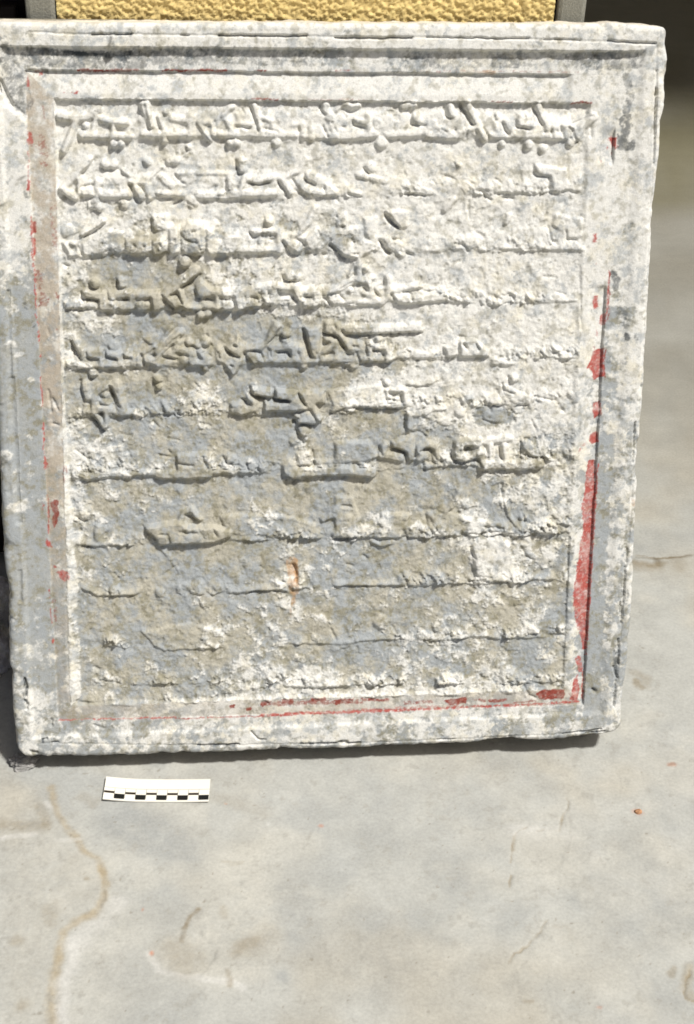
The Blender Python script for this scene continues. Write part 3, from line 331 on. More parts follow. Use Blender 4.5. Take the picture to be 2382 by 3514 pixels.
C 2.6 18 0,308 60,305 110,298; S 3.2 26 0,278 100,282; D 3 26 60,185; D 3 24 62,236; P 2.2 0 0,80 90,90 130,200 100,290 0,290; P 2.6 0 110,250 200,210 300,170 380,180 380,285 330,300 120,290; C 1.4 12 350,292 378,282; S 2.6 18 195,315 240,335 292,318; C 1.8 12 468,185 475,240 520,285 570,298; S 3 26 545,175 600,130 640,60; D 2.6 46 590,225; P 2 0 480,180 540,150 700,200 900,220 920,265 800,250 560,290; L 2 30 560,294 690,275 800,255 920,268; C 1.6 8 640,275 740,278 820,262 910,270; S 2.6 26 870,115 895,190 935,255; C 1.8 10 858,20 868,130 885,190 925,240; C 1.8 12 968,175 980,215 1012,222; P 2.6 0 710,330 760,295 860,290 900,340 880,400 830,500 720,490; C 1.8 8 698,350 722,402; L 2.4 46 0,548 120,545 250,548 360,546; C 1.4 8 0,548 360,546; L 2 40 400,555 450,545 530,532; L 2.2 40 680,512 790,520 900,518; C 1.8 12 880,515 910,552; L 2 40 950,505 1020,512 1135,508; D 1.8 26 675,125; C 1.4 10 970,360 985,390 1010,405; S 1.8 22 250,180 380,185; C 1.4 16 145,390 170,405; C 1.4 16 350,260 370,290; D 2 24 970,190; C 1.2 14 520,155 550,172; C 1.8 20 35,130 80,135; C 1.4 12 60,435 95,445; L 1.2 40 400,470 530,490; C 1.4 20 540,295 570,290; C 1.2 10 470,200 468,280; C 1.6 14 770,238 860,245
@ 0 2050 1.3125
P 1.2 0 640,158 700,222 740,242 870,235 1000,225 990,150 850,120; L 1.8 44 640,160 700,224 740,243 870,236 1010,226; L 2.4 46 1240,372 1290,402 1400,408 1575,402; L 1.6 30 1340,212 1420,216 1500,214; C 1.2 8 1490,145 1515,195; D 1.8 34 930,20; D 1.6 30 1040,155; C 1.2 10 450,380 540,392; L 1.4 34 1500,250 1575,225; S 1.6 22 1280,350 1330,310; C 1 8 420,575 470,588; C 1 8 1130,600 1160,635 1195,640; C 2 14 230,548 232,580; C 1.4 12 112,360 122,400 118,440; C 1 6 118,460 125,485; C 1.6 16 425,320 445,330; C 2 22 1245,365 1275,385; C 1.2 18 140,690 165,695; L 1.2 50 370,470 600,490; L 1.2 46 880,460 1100,420 1200,410
@ 1150 2050 1.2784
L 1.8 40 0,212 60,208 110,196 260,188; L 2.4 50 370,186 450,190 560,182 640,170 720,186; L 1.4 40 760,182 920,178; L 1.4 30 790,378 960,376; L 1.2 40 0,392 300,378; C 1.4 8 860,370 900,378; D 1.8 30 455,130; D 1.8 40 760,335; D 1.8 36 200,110; D 1.6 30 640,150; C 1.4 10 830,390 850,430 880,440; C 1.2 12 1220,300 1235,350; C 1.4 8 1240,180 1240,290; C 1.4 8 1250,20 1248,90; C 1.2 8 1220,420 1222,475; C 1 8 250,130 270,160; C 1.6 14 20,632 50,630; C 1 8 1100,590 1180,585; L 1.2 30 930,250 950,300; C 2 20 1130,405 1140,412
"""
BANDS = """
@ 0 0 1
S 0.9 56 1200,470 1600,478 2000,470; S 1.0 62 1150,668 1500,670 1700,668 2000,655; S 1.0 62 1240,866 1600,862 2000,856
S 1.1 62 255,1068 330,1066 700,1062 1000,1052 1500,1036 1700,1044 1980,1034
S 1.1 62 250,1262 600,1258 1000,1250 1400,1236 1700,1240 1990,1228
S 1.2 66 255,1430 480,1428 800,1424 1100,1418 1380,1404 1700,1396 1990,1380
S 1.1 66 250,1632 600,1625 860,1622 1300,1620 1700,1594 1970,1580
S 1.3 66 268,1876 400,1876 600,1868 900,1854 1200,1852 1500,1844 1960,1828
S 1.3 66 272,2046 440,2050 700,2044 980,2030 1200,2014 1500,2010 1750,1998 1950,1986
S 1.2 56 272,2220 540,2228 780,2224 1000,2216 1250,2205 1500,2196 1700,2186 1940,2176
S 0.9 56 280,2350 500,2352 950,2342 1040,2358 1400,2352 1700,2348 1935,2338
S 0.55 40 282,2412 600,2410 1000,2404 1500,2390 1930,2370
"""
BARE = [(480,925,180,-.75),(330,930,90,-.5),(560,1110,330,-.6),(850,1120,120,-.5),(700,1140,150,-.4),(420,1180,90,-.1),(1120,810,75,-.9),(1010,780,40,-.6),(560,1220,150,-.45),(700,1230,160,-.6),(1050,1220,170,-.75),(1260,1230,120,-.7),(1080,1290,160,-.45),(250,1360,80,-.5),(400,1380,60,-.7),(340,1340,60,-.6),(950,1370,190,-.7),(1060,1370,80,-.6),(560,1450,100,-.3),(1000,1500,170,-.55),(1280,1480,110,-.6),(1400,1470,90,-.6),(1680,1420,60,-.8),(1750,1440,40,-.5),(600,1570,100,-.5),(1330,1540,110,-.4),(1450,1560,60,-.6),(1600,1580,60,-.35),(1780,1590,110,-.1),(1180,1610,80,-.9),(1560,1660,170,-.5),(1300,1680,200,-.5),(980,1700,150,-.5),(620,1830,150,-.6),(700,1830,100,-.8),(760,1690,160,-.25),(640,1960,190,-.5),(880,1900,130,-.4),(1190,1780,60,-.6),(1540,1790,60,-.5),(1770,1790,50,-.6),(1300,1920,120,-.6),(1350,2080,220,-.5),(1500,1960,120,-.4),(600,2160,80,-.7),(330,2150,140,-.5),(480,2100,200,-.25),(1250,2270,160,-.5),(1500,2290,80,-.6),(1080,2190,100,-.35),(700,2330,170,-.3),(1790,2310,70,-.3),
 (1250,400,700,.1),(1700,600,400,.3),(1650,900,380,.45),(1700,1150,280,.4),(250,800,120,.3),(280,940,60,.6),(300,1100,60,.5),(270,1560,120,.4),(450,1320,80,.25),(700,1350,90,.45),(240,2000,30,.3),(880,1330,60,.5),(780,1480,120,.2),(1100,1460,60,.5),(1250,1350,110,.8),(1500,1380,110,.45),(1850,1400,180,.35),(1240,1560,80,.5),(1040,1560,60,.7),(1730,1520,60,.7),(290,1770,60,.6),(880,1790,80,.45),(1260,1800,70,.7),(1600,1760,60,.6),(1680,1900,80,.95),(1680,1970,60,.6),(1000,2010,80,.4),(1010,2120,40,.7),(1320,1970,80,.4),(1400,2160,160,.3),(750,2160,60,.5),(250,2370,26,.9),(255,2330,26,.9),(900,2390,260,.3),(1150,2400,200,.3),(1500,2370,200,.3),(260,1700,20,.8),(255,1850,22,.7),(2190,1400,40,.5),(2180,1700,50,.4),(40,1180,14,1.6),(60,1220,14,1.2),(105,1302,12,1.8),(20,1560,26,1.5),(75,1215,10,1.6),(70,920,12,1.2),(110,2400,60,.3),(80,560,80,.7),(40,450,60,.8),(80,1740,30,.8),(40,1740,30,.6),
 (2140,1080,40,-.5),(2120,1230,40,-.4),(2000,1000,26,-.5),(2030,980,18,-.6)]
SOOT = """
@ 0 0 1
S .62 26 150,178 300,190 420,196 480,185; S .78 16 225,178 300,186 400,192 462,186; S .72 18 340,190 400,186 450,182; S .46 60 100,195 300,205 480,205; S .44 70 10,170 40,250 80,350; S .42 60 480,190 700,195; S .36 50 700,190 1100,205; S .33 50 1400,210 1900,200
S .48 40 1470,215 1500,215; S .45 40 1700,215 1770,215; S .42 60 1960,210 2180,205; S .44 30 2150,260 2165,330 2150,380; S .52 20 2160,185 2180,230
S .55 34 2140,410 2150,440 2130,500 2165,500; S .6 24 2125,470 2150,510 2170,490; S .5 20 2158,400 2165,430; S .60 26 2102,940 2118,960 2110,985; S .42 40 2130,1070 2145,1110; S .62 22 2148,1150 2152,1160; S .5 16 2178,1150 2182,1160; S .44 18 2085,1220 2088,1240; S .5 10 85,535 92,550; S .4 14 85,660 90,680; S .5 8 22,625 26,630; S .42 12 85,1040 90,1060; S .4 16 112,1105 118,1120
S .6 12 86,2330 90,2385; S .5 10 2108,2230 2112,2240; S .6 10 2034,2365 2038,2370; S .5 20 2112,2260 2116,2310; S .44 14 1010,1240 1014,1250; S .6 14 143,2540 147,2544; S .5 8 80,2375 84,2400; S .45 16 1450,2465 1470,2470; S .5 8 700,2558 820,2554; S .5 6 1170,2545 1230,2545; S .5 10 1700,2452 1720,2450; S .4 30 1120,1400 1180,1440; S .4 40 980,1640 1060,1680
"""
RED = """
@ 0 0 1
P 1 0 93,262 99,256 101,300 92,300; P 1 0 94,452 106,455 116,492 96,500; S .6 5 97,505 100,640; P .9 0 97,612 106,620 103,660 90,655; S .95 5 108,742 112,880; P .95 0 110,760 124,762 126,800 110,805; P .95 0 110,815 122,820 122,870 114,885; S .9 5 114,885 121,1010 125,1080 129,1118; P .9 0 114,935 124,938 130,946 116,948; S .9 5 131,1138 134,1172; P .9 0 131,1222 139,1213 139,1225; S .9 5 139,1296 143,1345 145,1395; S .9 5 149,1450 150,1515; S .8 4 150,1520 152,1560; P .95 0 151,1560 158,1570 168,1605 152,1615; P .8 0 143,1722 152,1735 150,1752 146,1750; S .8 4 165,1700 166,1830; P .9 0 160,1845 168,1848 180,1885 160,1880; S .9 4 167,2015 171,2050; S .85 4 172,2080 177,2138; P .9 0 179,2185 186,2195 184,2208 179,2208; P .75 0 190,1965 212,1955 235,1958 240,1990 220,1996; P .75 0 174,1942 198,1944 200,1952 180,1950
P .9 0 133,246 148,244 147,258 135,262; P .7 0 186,252 200,252 192,258; P .8 0 216,320 226,315 232,322; P .85 0 243,314 268,308 262,322; S .8 5 2100,470 2103,530; P 1 0 2090,474 2119,470 2112,515 2104,505; P .6 0 2082,480 2092,478 2090,490; S .6 6 2084,505 2086,512; P .7 0 2057,550 2063,548 2062,565; P .7 0 2036,805 2046,800 2050,830 2030,835; P .8 0 2040,897 2048,900 2045,910; S 1 6 2091,930 2086,1000 2084,1060 2080,1100; P .9 0 2037,1018 2052,1015 2055,1055 2040,1063 2033,1045; P .85 0 2062,1085 2080,1075 2078,1112 2065,1120 2056,1105; S .5 8 2050,1130 2052,1160
P 1 0 2035,1205 2073,1192 2076,1290 2040,1308 2030,1275 2012,1265 2028,1235; P .8 0 2036,1188 2046,1190 2042,1205; P 1 0 2040,1385 2060,1378 2060,1420 2042,1438 2032,1410; P 1 0 2025,1490 2054,1482 2055,1515 2030,1528 2022,1512; P .45 0 1985,1530 2020,1515 1982,1560; P .9 0 2020,1580 2046,1582 2044,1650 2044,1720 2036,1810 2030,1900 2028,1990 2022,2090 2014,2235 2004,2235 1996,2190 1975,2140 1968,2080 1966,2020 1983,1930 1990,1870 2002,1800 1994,1750 2008,1680 2012,1620; S 1 6 2052,1590 2044,1720 2036,1850 2028,2000 2018,2150 2012,2250; S .75 24 1985,2260 1995,2300; P .95 0 1968,2330 1985,2315 1990,2370 1980,2410 1955,2400; S .7 10 2003,2310 2000,2400
S .85 6 200,2472 400,2466 600,2462; S .8 6 600,2466 760,2460 900,2458; S .8 14 900,2456 1050,2448 1300,2438; S .75 12 1300,2440 1600,2426 1850,2416 1985,2408; S .5 20 1200,2440 1600,2425
"""
DARKRED = """
@ 0 0 1
S .6 6 110,242 175,243; S 1 9 268,241 360,242 475,240; S 1 8 560,241 700,242 777,242; S .9 8 885,243 915,242; S .8 6 1148,242 1200,242; S .5 5 1400,243 1990,247; P .95 0 112,760 124,758 126,800 115,805; S .55 8 146,365 152,405; S .5 8 158,515 166,535; S .6 6 190,705 194,715; P .85 0 190,998 202,1010 208,1000 204,1030 190,1018; P .8 0 132,1035 145,1035 140,1045; P .7 0 158,1035 172,1020 168,1042; S .7 7 136,1048 132,1052; S .6 5 195,1128 197,1135; P 1 0 176,1722 190,1712 202,1720 200,1745 205,1760 196,1785 190,1812 178,1800 184,1760 172,1740; S .85 5 165,1725 168,1815; S .8 5 218,1600 222,1655; S .6 6 226,1600 230,1620; S .5 14 187,2060 192,2130; S .5 6 104,500 130,508; S .45 30 140,470 155,560; S .45 26 130,940 150,1050; S .4 20 180,720 190,860
S .9 6 865,338 950,341; S .8 5 1690,349 1757,351; S .9 6 1962,352 2028,353; S .5 5 1060,341 1250,342; S .9 5 2118,500 2112,512; P 1 0 786,2418 806,2416 806,2430 790,2432; S .9 14 850,2434 858,2432; P 1 0 890,2412 928,2398 925,2414 900,2426; P 1 0 965,2400 1005,2396 1005,2412 972,2414; P 1 0 1065,2396 1118,2392 1118,2406 1068,2410; P .95 0 1140,2400 1215,2392 1212,2412 1150,2420; S .7 14 1240,2400 1330,2402; S .6 18 1390,2412 1480,2408; P 1 0 1520,2402 1600,2392 1604,2414 1540,2420; P .95 0 1620,2400 1670,2396 1665,2412; S .9 14 1680,2405 1735,2402; S .7 8 1760,2412 1840,2404; P 1 0 1836,2378 1870,2366 1935,2366 1936,2398 1860,2402; S .9 6 1955,2380 1970,2400; S .6 20 900,2414 1240,2408
S .9 5 2093,935 2088,1100; S .9 5 2078,1200 2074,1295; S .9 5 2060,1378 2062,1425
"""
RUST = """
@ 0 0 1
S .9 16 1013,1925 1018,1960 1018,1995; S .5 40 1000,1930 1010,2030; S .5 16 1010,2040 1005,2080; S .45 10 995,2090 1000,2120; S .4 14 1630,245 1700,250; S .4 20 2170,1715 2176,1730
"""
GROUND = """
ts .8 6 175,2700 205,2800 240,2850 290,2915 340,2950 352,2990; ts .9 6 352,2990 358,3040 356,3080 335,3125 300,3150; ts .85 7 320,3145 260,3165 220,3195 200,3240 190,3290; ts .85 8 195,3290 185,3350 175,3430 178,3514
ds .5 3 358,3062 355,3095 345,3115; ws .8 10 235,3230 250,3300 210,3380 205,3514; ws .6 14 400,3100 360,3160 290,3200 280,3240; ws .9 5 0,2880 50,2875 115,2868; ws .8 4 160,2755 180,2770; ws .5 4 205,2888 270,2880
sf .4 20 0,2650 160,2700 240,2850 340,2950 350,3090 220,3190 175,3350 175,3600 0,3600; pf .7 22 370,3100 640,3080 760,3200 700,3400 300,3514 220,3400 260,3250; 
gs .7 40 420,2830 500,2860 540,2900; gs .5 30 640,2910 690,2950; gs .45 40 560,3080 600,3140; gs .5 50 500,3340 580,3400 560,3450; gs .5 36 1540,2990 1580,3040; gs .4 60 960,3030 980,3200; gs .45 30 440,2780 600,2840; gs .4 50 2060,3100 2250,3150; gs .35 60 1250,3300 1340,3200; gs .35 50 1600,2800 1640,2860; gs .4 30 2180,2900 2200,2960
pf .95 12 700,2920 860,2890 940,3020 960,3180 980,3290 860,3360 780,3400 560,3330 510,3280 620,3190 690,3080; bs .5 4 678,3110 650,3150 628,3185 628,3225; bs .7 3 678,3110 655,3145 630,3180; ws .45 6 510,3270 545,3330 650,3345 760,3365 840,3390; bs .5 4 785,3335 790,3390; gs .6 7 970,3350 974,3358; bs .35 26 600,3260 640,3290; bs .3 20 860,3240 930,3200; bs .35 9 810,3270 830,3240 880,3225
bc .8 2.6 1942,2740 1945,2770 1925,2820 1915,2850; bc .7 2.4 1915,2850 1850,2852; bc .7 2.4 1810,2842 1770,2860 1755,2890 1755,2960; bs .5 4 1760,2870 1758,2920; bc .8 2.6 1760,3000 1755,3020 1748,3040; bc .8 2.6 1870,3160 1850,3200 1810,3245 1765,3270 1752,3305; bs .3 4 1900,3180 1945,3180 1955,3220; ws .4 14 1765,2850 1950,2870; pf .8 12 1770,2870 1990,2830 2040,2960 1960,3060 1860,3060 1770,3010; pf .8 12 1800,3250 1900,3170 1990,3180 2050,3300 1900,3340
ds .6 2.2 2186,1912 2240,1916 2300,1914 2382,1908; bc 1 3.2 2186,1905 2240,1912 2300,1914 2382,1908; ds .8 7 2253,1918 2262,1935; bs .7 10 2186,1930 2240,1940 2275,1930; bs .5 14 2186,1945 2260,1945; ds .5 3 2300,1915 2375,1912; bs .4 16 2320,1925 2330,1945
bs .7 5 2175,2330 2185,2345 2205,2362; bs .4 12 2180,2310 2220,2330 2210,2350; rs .5 6 2180,2785 2200,2795; rs .6 4 2305,2625 2315,2622; ds .5 3 2305,2625 2316,2620; bc 1 2.6 2370,3310 2358,3345 2348,3380 2345,3410 2352,3428 2382,3440; ts .5 8 2365,3320 2350,3390 2370,3430; bs .6 5 2312,3325 2300,3345
ds .7 3 138,3475 139,3476; ds .6 2 120,3478; ds .5 2 188,3463; ds .5 2 1475,3472; rs .8 3 522,3266; rs .6 2 490,3118; rs .6 3 1090,2837 1096,2838; ws .7 3 918,2822; bs .6 4 300,3015; ds .5 2 800,3312 ; rs .5 2 780,2762; bs .4 10 170,3120 175,3160; bs .4 10 55,3230; bs .5 6 60,2640 ; bs .35 10 75,3450; bs .4 9 140,2770 160,2830; bs .4 12 0,2830 150,2840; ds .4 2 1190,2735; ws .5 2.5 1715,2555; ws .5 2.5 305,2660; ds .4 2 2030,3450 ; bs .5 3 1805,3440 1835,3438; rs .5 3 2060,3458
bs .3 8 280,2730 320,2760 330,2750; bs .25 14 600,2700 900,2780; gs .35 20 1700,2600 1900,2700; bs .3 6 770,3110 775,3140; gs .4 5 960,3048 965,3052; gs .35 6 600,2945 690,2950; bs .35 2 760,2952 840,2952; bs .3 2 790,2962 830,2960
su .9 0 0,2640 170,2700 235,2850 338,2952 350,3090 300,3150 215,3190 180,3350 175,3600 -200,3600 -200,2640
bu -.7 0 510,3270 620,3190 628,3225 690,3200 760,3260 700,3330 545,3325
bu -.5 0 1760,2860 1850,2850 1916,2850 1942,2745 1960,2880 1900,3000 1760,3010
su .8 0 2345,3310 2400,3290 2400,3460 2352,3430 2345,3390
"""

def parse(txt):
    ox = oy = 0; sc = 1.0; rows = []; row = 0
    for ln in txt.strip().split('\n'):
        for it in ln.split(';'):
            it = it.split()
            if not it: continue
            k = it[0]
            if k == '@': ox, oy, sc = float(it[1]), float(it[2]), float(it[3]); continue
            h, w = float(it[1]), float(it[2]) / sc * mm
            pts = [tuple(float(q) for q in p.split(',')) for p in it[3:]]
            a = np.array(pts); x, y = to_stone(a[:, 0] / sc + ox, a[:, 1] / sc + oy)
            rows.append((k, h, w, list(zip(x, y))))
    return rows
def window(pts, pad):
    a = np.array(pts); lo = a.min(0) - pad; hi = a.max(0) + pad
    j0, j1 = np.searchsorted(Ub[0], [lo[0], hi[0]]); i0, i1 = np.searchsorted(Vb[:, 0], [lo[1], hi[1]])
    return slice(max(i0 - 3, 0), i1 + 4), slice(max(j0 - 3, 0), j1 + 4)
LET = np.zeros_like(U); CUT = np.zeros_like(U); DOT = np.zeros(U.shape, np.int32); ndot = 0; DH = np.zeros_like(U)
for k, h, w, pts in parse(CARVED):
    if k == 'L':                                            # ledge: proud just above the line, dying away upwards
        w = max(w, 8)
        sl_ = window(pts, w + 3); a = np.array(sorted(pts)); vv = np.interp(Uw[sl_], a[:, 0], a[:, 1])
        d = Vw[sl_] - vv; inx = smooth(-3, 2, Uw[sl_] - a[0, 0]) * smooth(-3, 2, a[-1, 0] - Uw[sl_])
        f = h * smooth(-0.5, 0.5, d) * (1 - smooth(0, w, d)) * inx
        LET[sl_] = np.maximum(LET[sl_], f)
        continue
    sl_ = window(pts, w + 4); x, y = Uw[sl_], Vw[sl_]
    if k == 'S': f = h * (1 - smooth(w / 2 - 0.15, w / 2 + 0.95, seg_dist(x, y, pts)))
    elif k == 'P': f = h * smooth(-0.6, 0.7, poly_dist(x, y, pts) + (w if w else 0) * 0)
    elif k == 'F': f = h * smooth(-3.0, 4.5, poly_dist(x, y, pts) + 4.0 * fbm(x, y, 14, 333, 3))
    elif k == 'D':
        d = np.hypot(x - pts[0][0], y - pts[0][1]); w = w * 1.02
        f = h * np.sqrt(np.clip(1 - (d / (w + 0.3)) ** 4, 0, 1))
        ndot += 1; msk = (f > 0.35) & (f > LET[sl_] * 0.8); DOT[sl_] = np.where(msk, ndot, DOT[sl_]); DH[sl_] = np.maximum(DH[sl_], f)
        LET[sl_] = np.maximum(LET[sl_], f); continue
    elif k == 'C':
        f = h * (1 - smooth(0.1 * w, w / 2 + 0.7, seg_dist(x, y, pts))); CUT[sl_] = np.maximum(CUT[sl_], f); continue
    elif k == 'H':
        f = h * smooth(-0.8, 0.9, poly_dist(x, y, pts)); CUT[sl_] = np.maximum(CUT[sl_], f); continue
    LET[sl_] = np.maximum(LET[sl_], f)
BAND = np.zeros_like(U)
for k, h, w, pts in parse(BANDS):
    a = np.array(sorted(pts)); vv = np.interp(Uw, a[:, 0], a[:, 1]) + 2.2 * vnoise(Uw, Uw * 0 + 2.2, 16, 345) + 1.0 * vnoise(Uw, Uw * 0 + 5.2, 5, 346); d = Vw - vv
    sw_ = 1.2 + 2.4 * np.clip(fbm(U, V, 19, 347, 2) + 0.2, 0, 1); f = smooth(-sw_ * 0.5, sw_ * 0.6, d) * (1 - smooth(0.35 * w, w, d)) * smooth(-2, 4, Uw - a[0, 0]) * smooth(-2, 4, a[-1, 0] - Uw)
    BAND = np.maximum(BAND, f * h)
patch = np.clip(0.42 + 1.9 * fbm(U, V, 19, 351, 4, 0.65), 0, 1.4)
bu = U * 1.0 + 0.35 * V
stump = smooth(-0.05, 0.30, fbm(bu * 1.5, V * 0.9, 8.5, 361, 3, 0.6)) * 0.9 + 0.35 * smooth(0.0, 0.3, fbm(U, V, 3.4, 367, 2))
REM = BAND * stump * (2.3 + 1.1 * smooth(1650, 1800, YP)) * np.clip(1.1 - LET / 2.5, 0, 1) * np.clip(0.55 + 1.5 * fbm(U, V, 34, 371, 3), 0.1, 1.2)
worn = np.clip(0.86 + 0.35 * fbm(U, V, 22, 301, 3), 0.45, 1.05)
def blur(A, n):
    for _ in range(n):
        A = (np.roll(A, 1, 0) + 2 * A + np.roll(A, -1, 0)) / 4; A = (np.roll(A, 1, 1) + 2 * A + np.roll(A, -1, 1)) / 4
    return A
LET0 = LET; LET = blur(LET, 2); CUT = np.where(dK < 0, CUT, blur(CUT, 1) * 1.1)
BAND = BAND * (1 - smooth(1650, 1800, YP) * (1 - smooth(-0.22, 0.12, fbm(U, V * 0.35, 38, 381, 2)))); REM = REM * np.minimum(1, BAND * 1.5 + (YP < 1650))
Z += (LET * worn * 1.08 - CUT * np.where(dK < 0, 1.7, 0.9)) * 1.45 + np.maximum(BAND * patch * (1.2 + 0.7 * smooth(1650, 1800, YP) * (1 - smooth(2240, 2300, YP))) - 0.6 * LET, 0) + REM

# ---- weathering relief
inside = smooth(-2, 2, dP)
crust_lit_lv = np.interp(YP, [0, 600, 900, 1250, 1700, 2100, 2600], [0.97, 0.95, 0.80, 0.54, 0.43, 0.40, 0.56])
right = smooth(W0 * 0.45, W0 * 0.95, U); crust_lit_lv = crust_lit_lv + 0.22 * right * smooth(700, 1000, YP) * (1 - smooth(1900, 2300, YP))
leftfr = (1 - smooth(-4, 8, U - 0)) * smooth(750, 1000, YP) * (1 - smooth(1900, 2250, YP))
crust_lit_lv = crust_lit_lv - 0.5 * leftfr
for x, y, r, a in BARE:                                     # patches of bare blue-grey stone (negative) or thick white crust (positive)
    cx, cy = to_stone([x], [y]); crust_lit_lv = crust_lit_lv + a * (0.72 if a < 0 and r > 70 else 1.0) * np.exp(-((U - cx[0]) ** 2 + ((V - cy[0]) * 1.3) ** 2) / (r * mm) ** 2)
crust_lit_lv = crust_lit_lv + 0.7 * smooth(-1.0, 0.6, dLef) * (1 - smooth(0.7, 1.15, dLef / (1.8 + 8.5 * smooth(1200, 2100, YP)))) * (dLef == dP)  # left riser whitened as a lit face: light put into the colour
crust_lit_lv = crust_lit_lv + inside * smooth(1000, 1500, YP) * (0.26 * np.clip(BAND * patch, 0, 1) + 0.10 * np.clip(REM, 0, 1.5) - 0.15) - 0.06 * (1 - smooth(W0 * .3, W0 * .7, U)) * smooth(500, 900, YP)
crust_lit_lv = crust_lit_lv - 0.55 * ((dK > 0) & (dO < 0) & (kT == dK)) * (0.7 + 1.2 * fbm(U, V, 34, 431, 3))
strip = smooth(-17, -13, oR + 3 * fbm(U, V, 16, 411, 4)) * (oR < 0) * smooth(915, 960, YP)
crust_lit_lv = crust_lit_lv - 0.62 * strip * (0.8 + 0.9 * fbm(U, V, 30, 421, 3))
cn = 0.5 + 1.15 * fbm(U, V, 13, 401, 5, 0.8)
crust = smooth(-0.20, 0.24, crust_lit_lv - cn)
roughv = fbm(U, V, 11, 501, 5, 0.62); fine = fbm(U, V, 3.2, 521, 3, 0.7)
pits = 0.8 * np.clip(fbm(U, V, 6, 601, 3) - 0.36, 0, 1) * 4 + np.clip(fbm(U, V, 2.6, 611, 2) - 0.45, 0, 1) * 2
inside = smooth(-2, 2, dP)
amp = (0.55 + 1.0 * inside * np.interp(YP, [300, 700, 1200, 2400], [0.45, 0.8, 1.0, 1.0]))
smoothband = (dO > 0) & (dP < 0) & ((oT == dO) | (oL == dO)) | ((dK > 0) & (dO < 0) & (kL == dK))
amp = np.where(smoothband, 0.25, amp)
ridge = 1 - np.abs(fbm(U, V, 16, 701, 4, 0.6)) * 2.4
Z += amp * (0.95 * roughv + 0.22 * fine + 0.8 * (crust - 0.5)) - 0.5 * pits * amp + 0.35 * amp * np.clip(ridge, -1, 1)
# rounding and chipping of the outer edges
rr = 5.5
Z -= rr - np.sqrt(np.maximum(rr * rr - (rr - np.clip(edge, 0, rr)) ** 2, 0))
chip = np.clip(fbm(U, V, 18, 801, 4) - 0.12, 0, 1) * np.exp(-np.clip(edge, 0, 99) / 6.0) * np.where(eT == edge, 3, 9)
Z -= chip

# ---- own colour
white = s2l((222, 220, 213)); cream = s2l((214, 206, 182)); grey = s2l((157, 161, 162)); tan = s2l((180, 173, 153)); olive = s2l((136, 131, 110)); brown = s2l((178, 166, 148))
def mix(c, d, f): return c * (1 - f[..., None]) + d * f[..., None]
C = np.zeros(U.shape + (3,)) + grey
t1 = smooth(-0.25, 0.30, fbm(U, V, 26, 901, 6, 0.75)); C = mix(C, tan, t1 * 0.75 * (0.25 + 0.75 * inside))
C = mix(C, olive, smooth(0.0, 0.42, fbm(U, V, 9, 931, 5, 0.75)) * 0.75)
C = mix(C, np.zeros(3) + white, crust * 0.9)
C = mix(C, cream, smooth(0.0, 0.5, fbm(U, V, 16, 951, 5, 0.7)) * 0.6 * crust * np.interp(YP, [300, 800, 1400], [0.7, 0.7, 0.9]))
C = mix(C, grey * 1.08, smooth(0.0, 0.42, fbm(U, V, 12, 971, 6, 0.75)) * 0.72 * crust)
C = mix(C, olive * 1.05, smooth(0.12, 0.5, fbm(U, V, 7, 981, 3, 0.65)) * 0.42)
C = mix(C, olive * 0.8, np.clip(pits * 0.5, 0, 0.35))
leftb = ((dO > 0) & (dP < 0) & ((oL == dO))).astype(float); botb = ((dO > 0) & (dP < 0) & (oB == dO)).astype(float)
brn = leftb * (1 - 0.6 * smooth(1600, 2100, YP)) * (0.50 + 1.6 * fbm(U, V, 12, 991, 5, 0.75)) + botb * 0.5 * (0.6 + 0.8 * fbm(U, V, 12, 997, 4))
C = mix(C, brown, np.clip(brn, 0, 0.85))
def stain(rows, col, cell, seed, thr, soft=0.12):
    global C
    F = np.zeros_like(U)
    for k, h, w, pts in rows:
        sl_ = window(pts, w + 8); x, y = U[sl_] + 1.6 * fbm(U[sl_], V[sl_], 5, seed + 5, 4, 0.7), V[sl_] + 1.6 * fbm(U[sl_], V[sl_], 5, seed + 8, 4, 0.7)
        d = poly_dist(x, y, pts) if k == 'P' else w / 2 - seg_dist(x, y, pts + ([pts[0]] if len(pts) == 1 else []))
        F[sl_] = np.maximum(F[sl_], h * smooth(-0.9, 0.9, d))
    nn = 0.5 + 0.9 * fbm(U, V, cell, seed, 4, 0.75)
    C = mix(C, s2l(col), smooth(-soft, soft, F - nn * thr) * np.minimum(F * 1.4, 1) * np.clip(0.82 + 0.7 * fbm(U, V, 6, seed + 77, 4, 0.8), 0, 0.95))
stain(parse(SOOT), (54, 61, 66), 3.6, 1101, 0.72, 0.16)
stain(parse(RED), (168, 76, 67), 2.2, 1201, 1.0, 0.22)
stain(parse(DARKRED), (136, 56, 42), 2.4, 1301, 1.0, 0.22)
stain(parse(RUST), (178, 138, 96), 4, 1401, 0.8, 0.3)
g_ = fbm(U, V, 2.2, 1501, 2, 0.8); C = np.clip(C * (1 + 0.06 * g_[..., None]), 0.005, 0.86)

# ---- split the carved face into its parts
letm = (LET > 0.45) & (dP > -6) & (DOT == 0)
lab = np.zeros(U.shape, np.int32)
lab[:] = 1                                     # rim
lab[dK > 0] = 2                                # cavetto
lab[dO > 0] = 3                                # inner border
lab[dP > 0] = 4                                # text field
